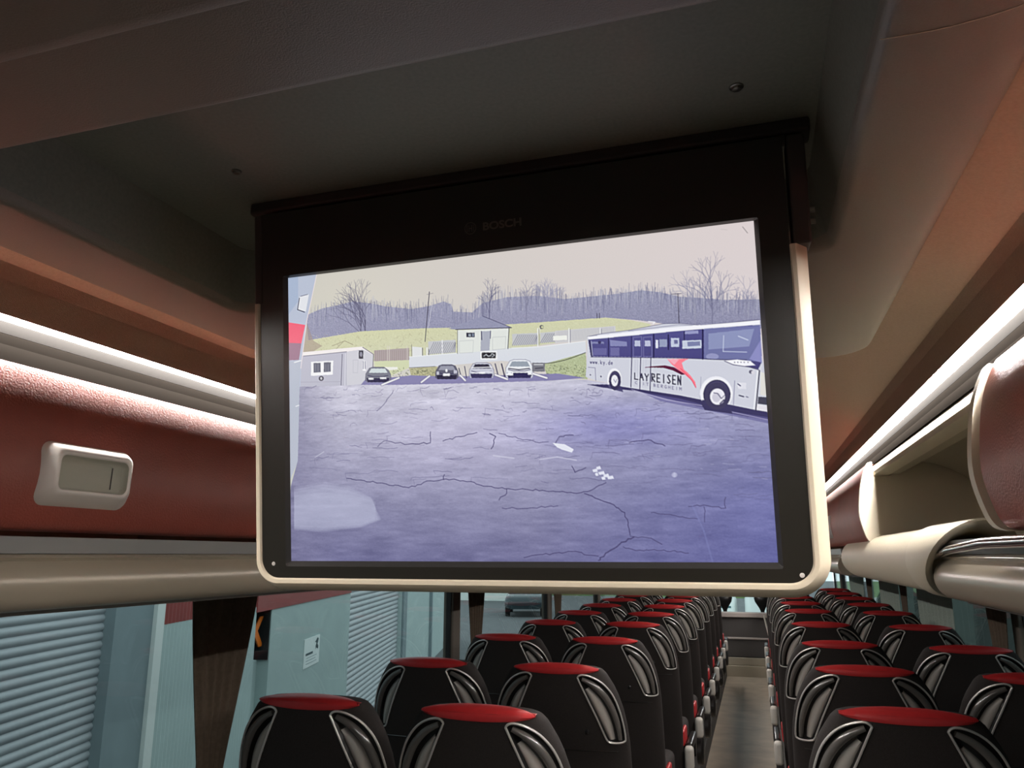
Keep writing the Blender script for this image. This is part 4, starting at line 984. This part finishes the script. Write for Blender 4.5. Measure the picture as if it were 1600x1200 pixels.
for i in range(66):
    t = 5.58 + i * (8.25 - 5.58) / 65; pts.append((t, -0.10 - (0.012 if i % 2 else 0.0)))
pts = [(5.58, 0.2)] + pts + [(8.25, 0.2)]
cr.loft([[(t, d, zz(GB)) for t, d in pts], [(t, d, zz(-0.68)) for t, d in pts]]).build('corrugated_wall', M['render_light'], bl, smooth=False)
MB().loft([[(t, d - 0.002, zz(-0.68)) for t, d in pts], [(t, d - 0.002, zz(2.4)) for t, d in pts]]).build('red_band', M['redband'], bl, smooth=False)
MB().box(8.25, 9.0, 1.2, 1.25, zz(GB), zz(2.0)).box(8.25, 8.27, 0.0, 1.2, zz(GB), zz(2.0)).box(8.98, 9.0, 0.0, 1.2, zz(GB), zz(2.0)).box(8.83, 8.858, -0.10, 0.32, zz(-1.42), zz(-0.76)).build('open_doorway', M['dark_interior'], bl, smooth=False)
MB().box(8.25, 8.90, 0.05, 0.12, zz(GB), zz(-1.42)).build('door_leaf', M['render_light'], bl, smooth=False, bevel=0.01)
bbox('wall_panel', M['panel_poster'], 8.86, 13.62, -0.112, 0.3, GB, -0.75, smooth=False)
bbox('red_band', M['redband'], 8.24, 13.62, -0.125, 0.3, -0.75, 2.4, smooth=False)
shutter(13.62, 19.9, -0.7, pitch=0.115, prom=0.03)
bbox('wall_panel', M['panel_poster'], 13.62, 19.9, 0.0, 0.3, -0.7, 2.4, smooth=False)
bbox('wall_panel', M['render_light'], 19.9, 33.5, -0.10, 0.3, GB, 2.4, smooth=False)
bbox('corner_post', M['render_grey'], 20.0, 20.6, -0.16, 0.3, GB, 2.4, smooth=False)
bbox('downpipe', M['render_grey'], 26.0, 26.2, -0.2, 0.0, GB, 2.4, smooth=False)
def on_facade(t, d, z): return (FP + FD * t - FN * d + Vector((0, 0, z))) * FK
# things in the doorway
def fac_obj(mb, name, m, label, cat, t, d, z):
    ob = mb.build(name, m, None, smooth=False, bevel=0.004); ob.location = on_facade(t, d, z); ob.rotation_euler = (0, 0, rotz); ob.scale = (FK, FK, FK); return tag(ob, label, cat)
ch = MB().loft([[(x, y_, z_) for x, z_ in ((-0.16, 0.0), (0.10, 0.18), (0.22, 0.18), (0.02, 0.0), (0.26, -0.22), (0.10, -0.22))] for y_ in (-0.01, 0.01)])
fac_obj(ch, 'arrow_sign', M['orange'], 'orange arrow sign in the dark workshop doorway beside the curtain', 'sign', 8.62, 0.0, -1.02)
fac_obj(MB().box(-0.12, 0.08, -0.1, 0.1, 0, 0.16).box(-0.2, 0.25, -0.12, 0.12, -0.30, -0.05), 'machine', M['render_grey'], 'grey machine standing in the dark workshop doorway', 'machine', 8.60, 0.35, -1.25)
ps = empty('poster', on_facade(10.98, -0.118, -1.56), 'white notice sheet with a dark emblem on the pale workshop wall', 'poster'); ps.rotation_euler = (0, 0, rotz); ps.scale = (FK, FK, FK)
MB().box(-0.45, 0.45, -0.004, 0.004, -0.225, 0.225).build('sheet', M['poster'], ps, smooth=False)
mk = MB()
em = [(0.16, 0.13), (0.30, 0.19), (0.37, 0.17), (0.33, 0.10), (0.27, 0.08), (0.25, 0.03), (0.31, 0.05), (0.36, 0.0), (0.37, 0.05), (0.30, 0.09), (0.22, 0.0), (0.20, 0.06), (0.25, 0.11)]
mk.loft([[(x, -0.006, z) for x, z in em], [(x, -0.0045, z) for x, z in em]])
mk.build('emblem', M['ink'], ps, smooth=False)
tx = MB()
for x0, x1, z in ((-0.36, 0.05, -0.02),): tx.box(x0, x1, -0.006, -0.0045, z - 0.018, z + 0.018)
tx.build('headline', M['ink'], ps, smooth=False)
ln = MB()
for i, (x0, x1) in enumerate(((-0.30, 0.28), (-0.33, 0.22), (-0.33, 0.30))): ln.box(x0, x1, -0.006, -0.0045, -0.082 - i * 0.045, -0.074 - i * 0.045)
ln.build('text_lines', M['render_grey'], ps, smooth=False)

# far parked car, grass, house and wall
def ray_car():
    c = empty('parked_car', (-10.6, 36.0, GZ), 'dark parked car seen through the third left window', 'car')
    bdy = [[(x, y, z) for x, z in rrect(-0.9 * w_, 0.9 * w_, 0.35, h_, 0.18, 4)] for y, w_, h_ in ((-2.1, 0.85, 0.75), (-1.9, 1.0, 0.9), (-0.9, 1.0, 1.0), (2.0, 1.0, 1.0), (2.15, 0.9, 0.85))]
    MB().loft(bdy).build('body', M['carbody'], c, angle=50)
    cab = [[(x, y, z) for x, z in rrect(-0.78 * w_, 0.78 * w_, 0.95, h_, 0.1, 4)] for y, w_, h_ in ((-0.95, 1.0, 1.0), (-0.2, 0.88, 1.52), (1.0, 0.88, 1.55), (1.9, 0.95, 1.05))]
    MB().loft(cab).build('cabin_glass', M['carglass'], c, angle=50)
    MB().box(-0.66, 0.66, -0.15, 1.0, 1.50, 1.57).build('roof', M['carbody'], c, bevel=0.04)
    for sx in (-0.8, 0.8):
        for sy in (-1.3, 1.3): MB().tube([(sx - 0.1, sy, 0.33), (sx + 0.1, sy, 0.33)], 0.33, 18).build('wheel', M['tyre'], c)
    c.rotation_euler = (0, 0, 0.25); return c
ray_car()
gr = MB().box(-40, 1, 53, 88, GZ, GZ + 0.08).build('lawn', M['grass'], smooth=False); tag(gr, 'green lawn beyond the yard outside the front window', 'lawn', kind='stuff')
hsn = empty('white_house', (-16.5, 45.5, GZ), 'white building beyond the yard seen through the left windows', 'building')
MB().box(-3, 3, 0, 6, 0, 3.2).build('wall', M['housewall'], hsn, smooth=False)
MB().loft([[(-3.3, -0.3, 3.2), (3.3, -0.3, 3.2), (3.3, 6.3, 3.2), (-3.3, 6.3, 3.2)], [(-0.4, 2.8, 4.6), (0.4, 2.8, 4.6), (0.4, 3.2, 4.6), (-0.4, 3.2, 4.6)]]).build('roof', M['render_grey'], hsn, smooth=False)
MB().box(-1.8, -0.6, -0.03, 0, 1.0, 2.2).box(0.6, 1.8, -0.03, 0, 1.0, 2.2).build('window', M['carglass'], hsn, smooth=False)
# white vans in front of the windscreen
for i, (x, y, lab) in enumerate(((-1.15, 24.0, 'white van parked outside the windscreen, to the left'), (0.15, 22.0, 'white van parked outside the windscreen, to the right'))):
    v = empty('parked_van', (x, y, GZ), lab, 'van')
    MB().loft([[(q, y_, z_) for q, z_ in rrect(-0.5 * w_, 0.5 * w_, 0.4, h_, 0.15, 4)] for y_, w_, h_ in ((-0.6, 0.9, 1.0), (-0.5, 1, 1.1), (0.0, 1, 1.45 if i == 0 else 1.75), (1.8, 1, 1.5 if i == 0 else 1.8))]).build('body', M['whitepaint'], v, angle=50)
    MB().box(-0.38, 0.38, -0.3, -0.26, 1.05, 1.3).build('windscreen', M['carglass'], v, smooth=False)
    for sx in (-0.45, 0.45):
        for sy in (-0.1, 1.3): MB().tube([(sx - 0.06, sy, 0.28), (sx + 0.06, sy, 0.28)], 0.28, 16).build('wheel', M['tyre'], v)
# mirrors hanging inside the windscreen
for i, (x, lab) in enumerate(((-0.49, 'dark funnel-shaped mirror pod in front of the windscreen, left one'), (0.05, 'dark funnel-shaped mirror pod in front of the windscreen, right one'))):
    mb = MB(); rings = [[(x + r_ * math.cos(a * PI / 8), 12.35 + 0.35 * r_ * math.sin(a * PI / 8), z_) for a in range(16)] for r_, z_ in ((0.06, -0.58), (0.115, -0.63), (0.10, -0.69), (0.05, -0.77), (0.028, -0.82), (0.024, -0.95))]
    tag(mb.loft(rings).build('mirror_pod', M['blackplastic'], None, angle=60), lab, 'mirror')

# right hand side: a dark green-grey ribbed hall close to the coach
rh = empty('neighbouring_hall', (4.2, 5, GZ), 'green-grey ribbed hall outside the right windows', 'building')
mb = MB(); pts = []
for i in range(160):
    y = -12 + i * 0.25; pts.append((0.0 if i % 2 else -0.05, y))
mb.loft([[(x, y, 0.0) for x, y in pts + [(0.6, pts[-1][1]), (0.6, pts[0][1])]], [(x, y, 5.0) for x, y in pts + [(0.6, pts[-1][1]), (0.6, pts[0][1])]]]).build('ribbed_wall', M['facade_right'], rh, smooth=False)
MB().box(-0.08, 0.0, -12, 27, 4.2, 4.6).build('eaves', M['whitepaint'], rh, smooth=False)
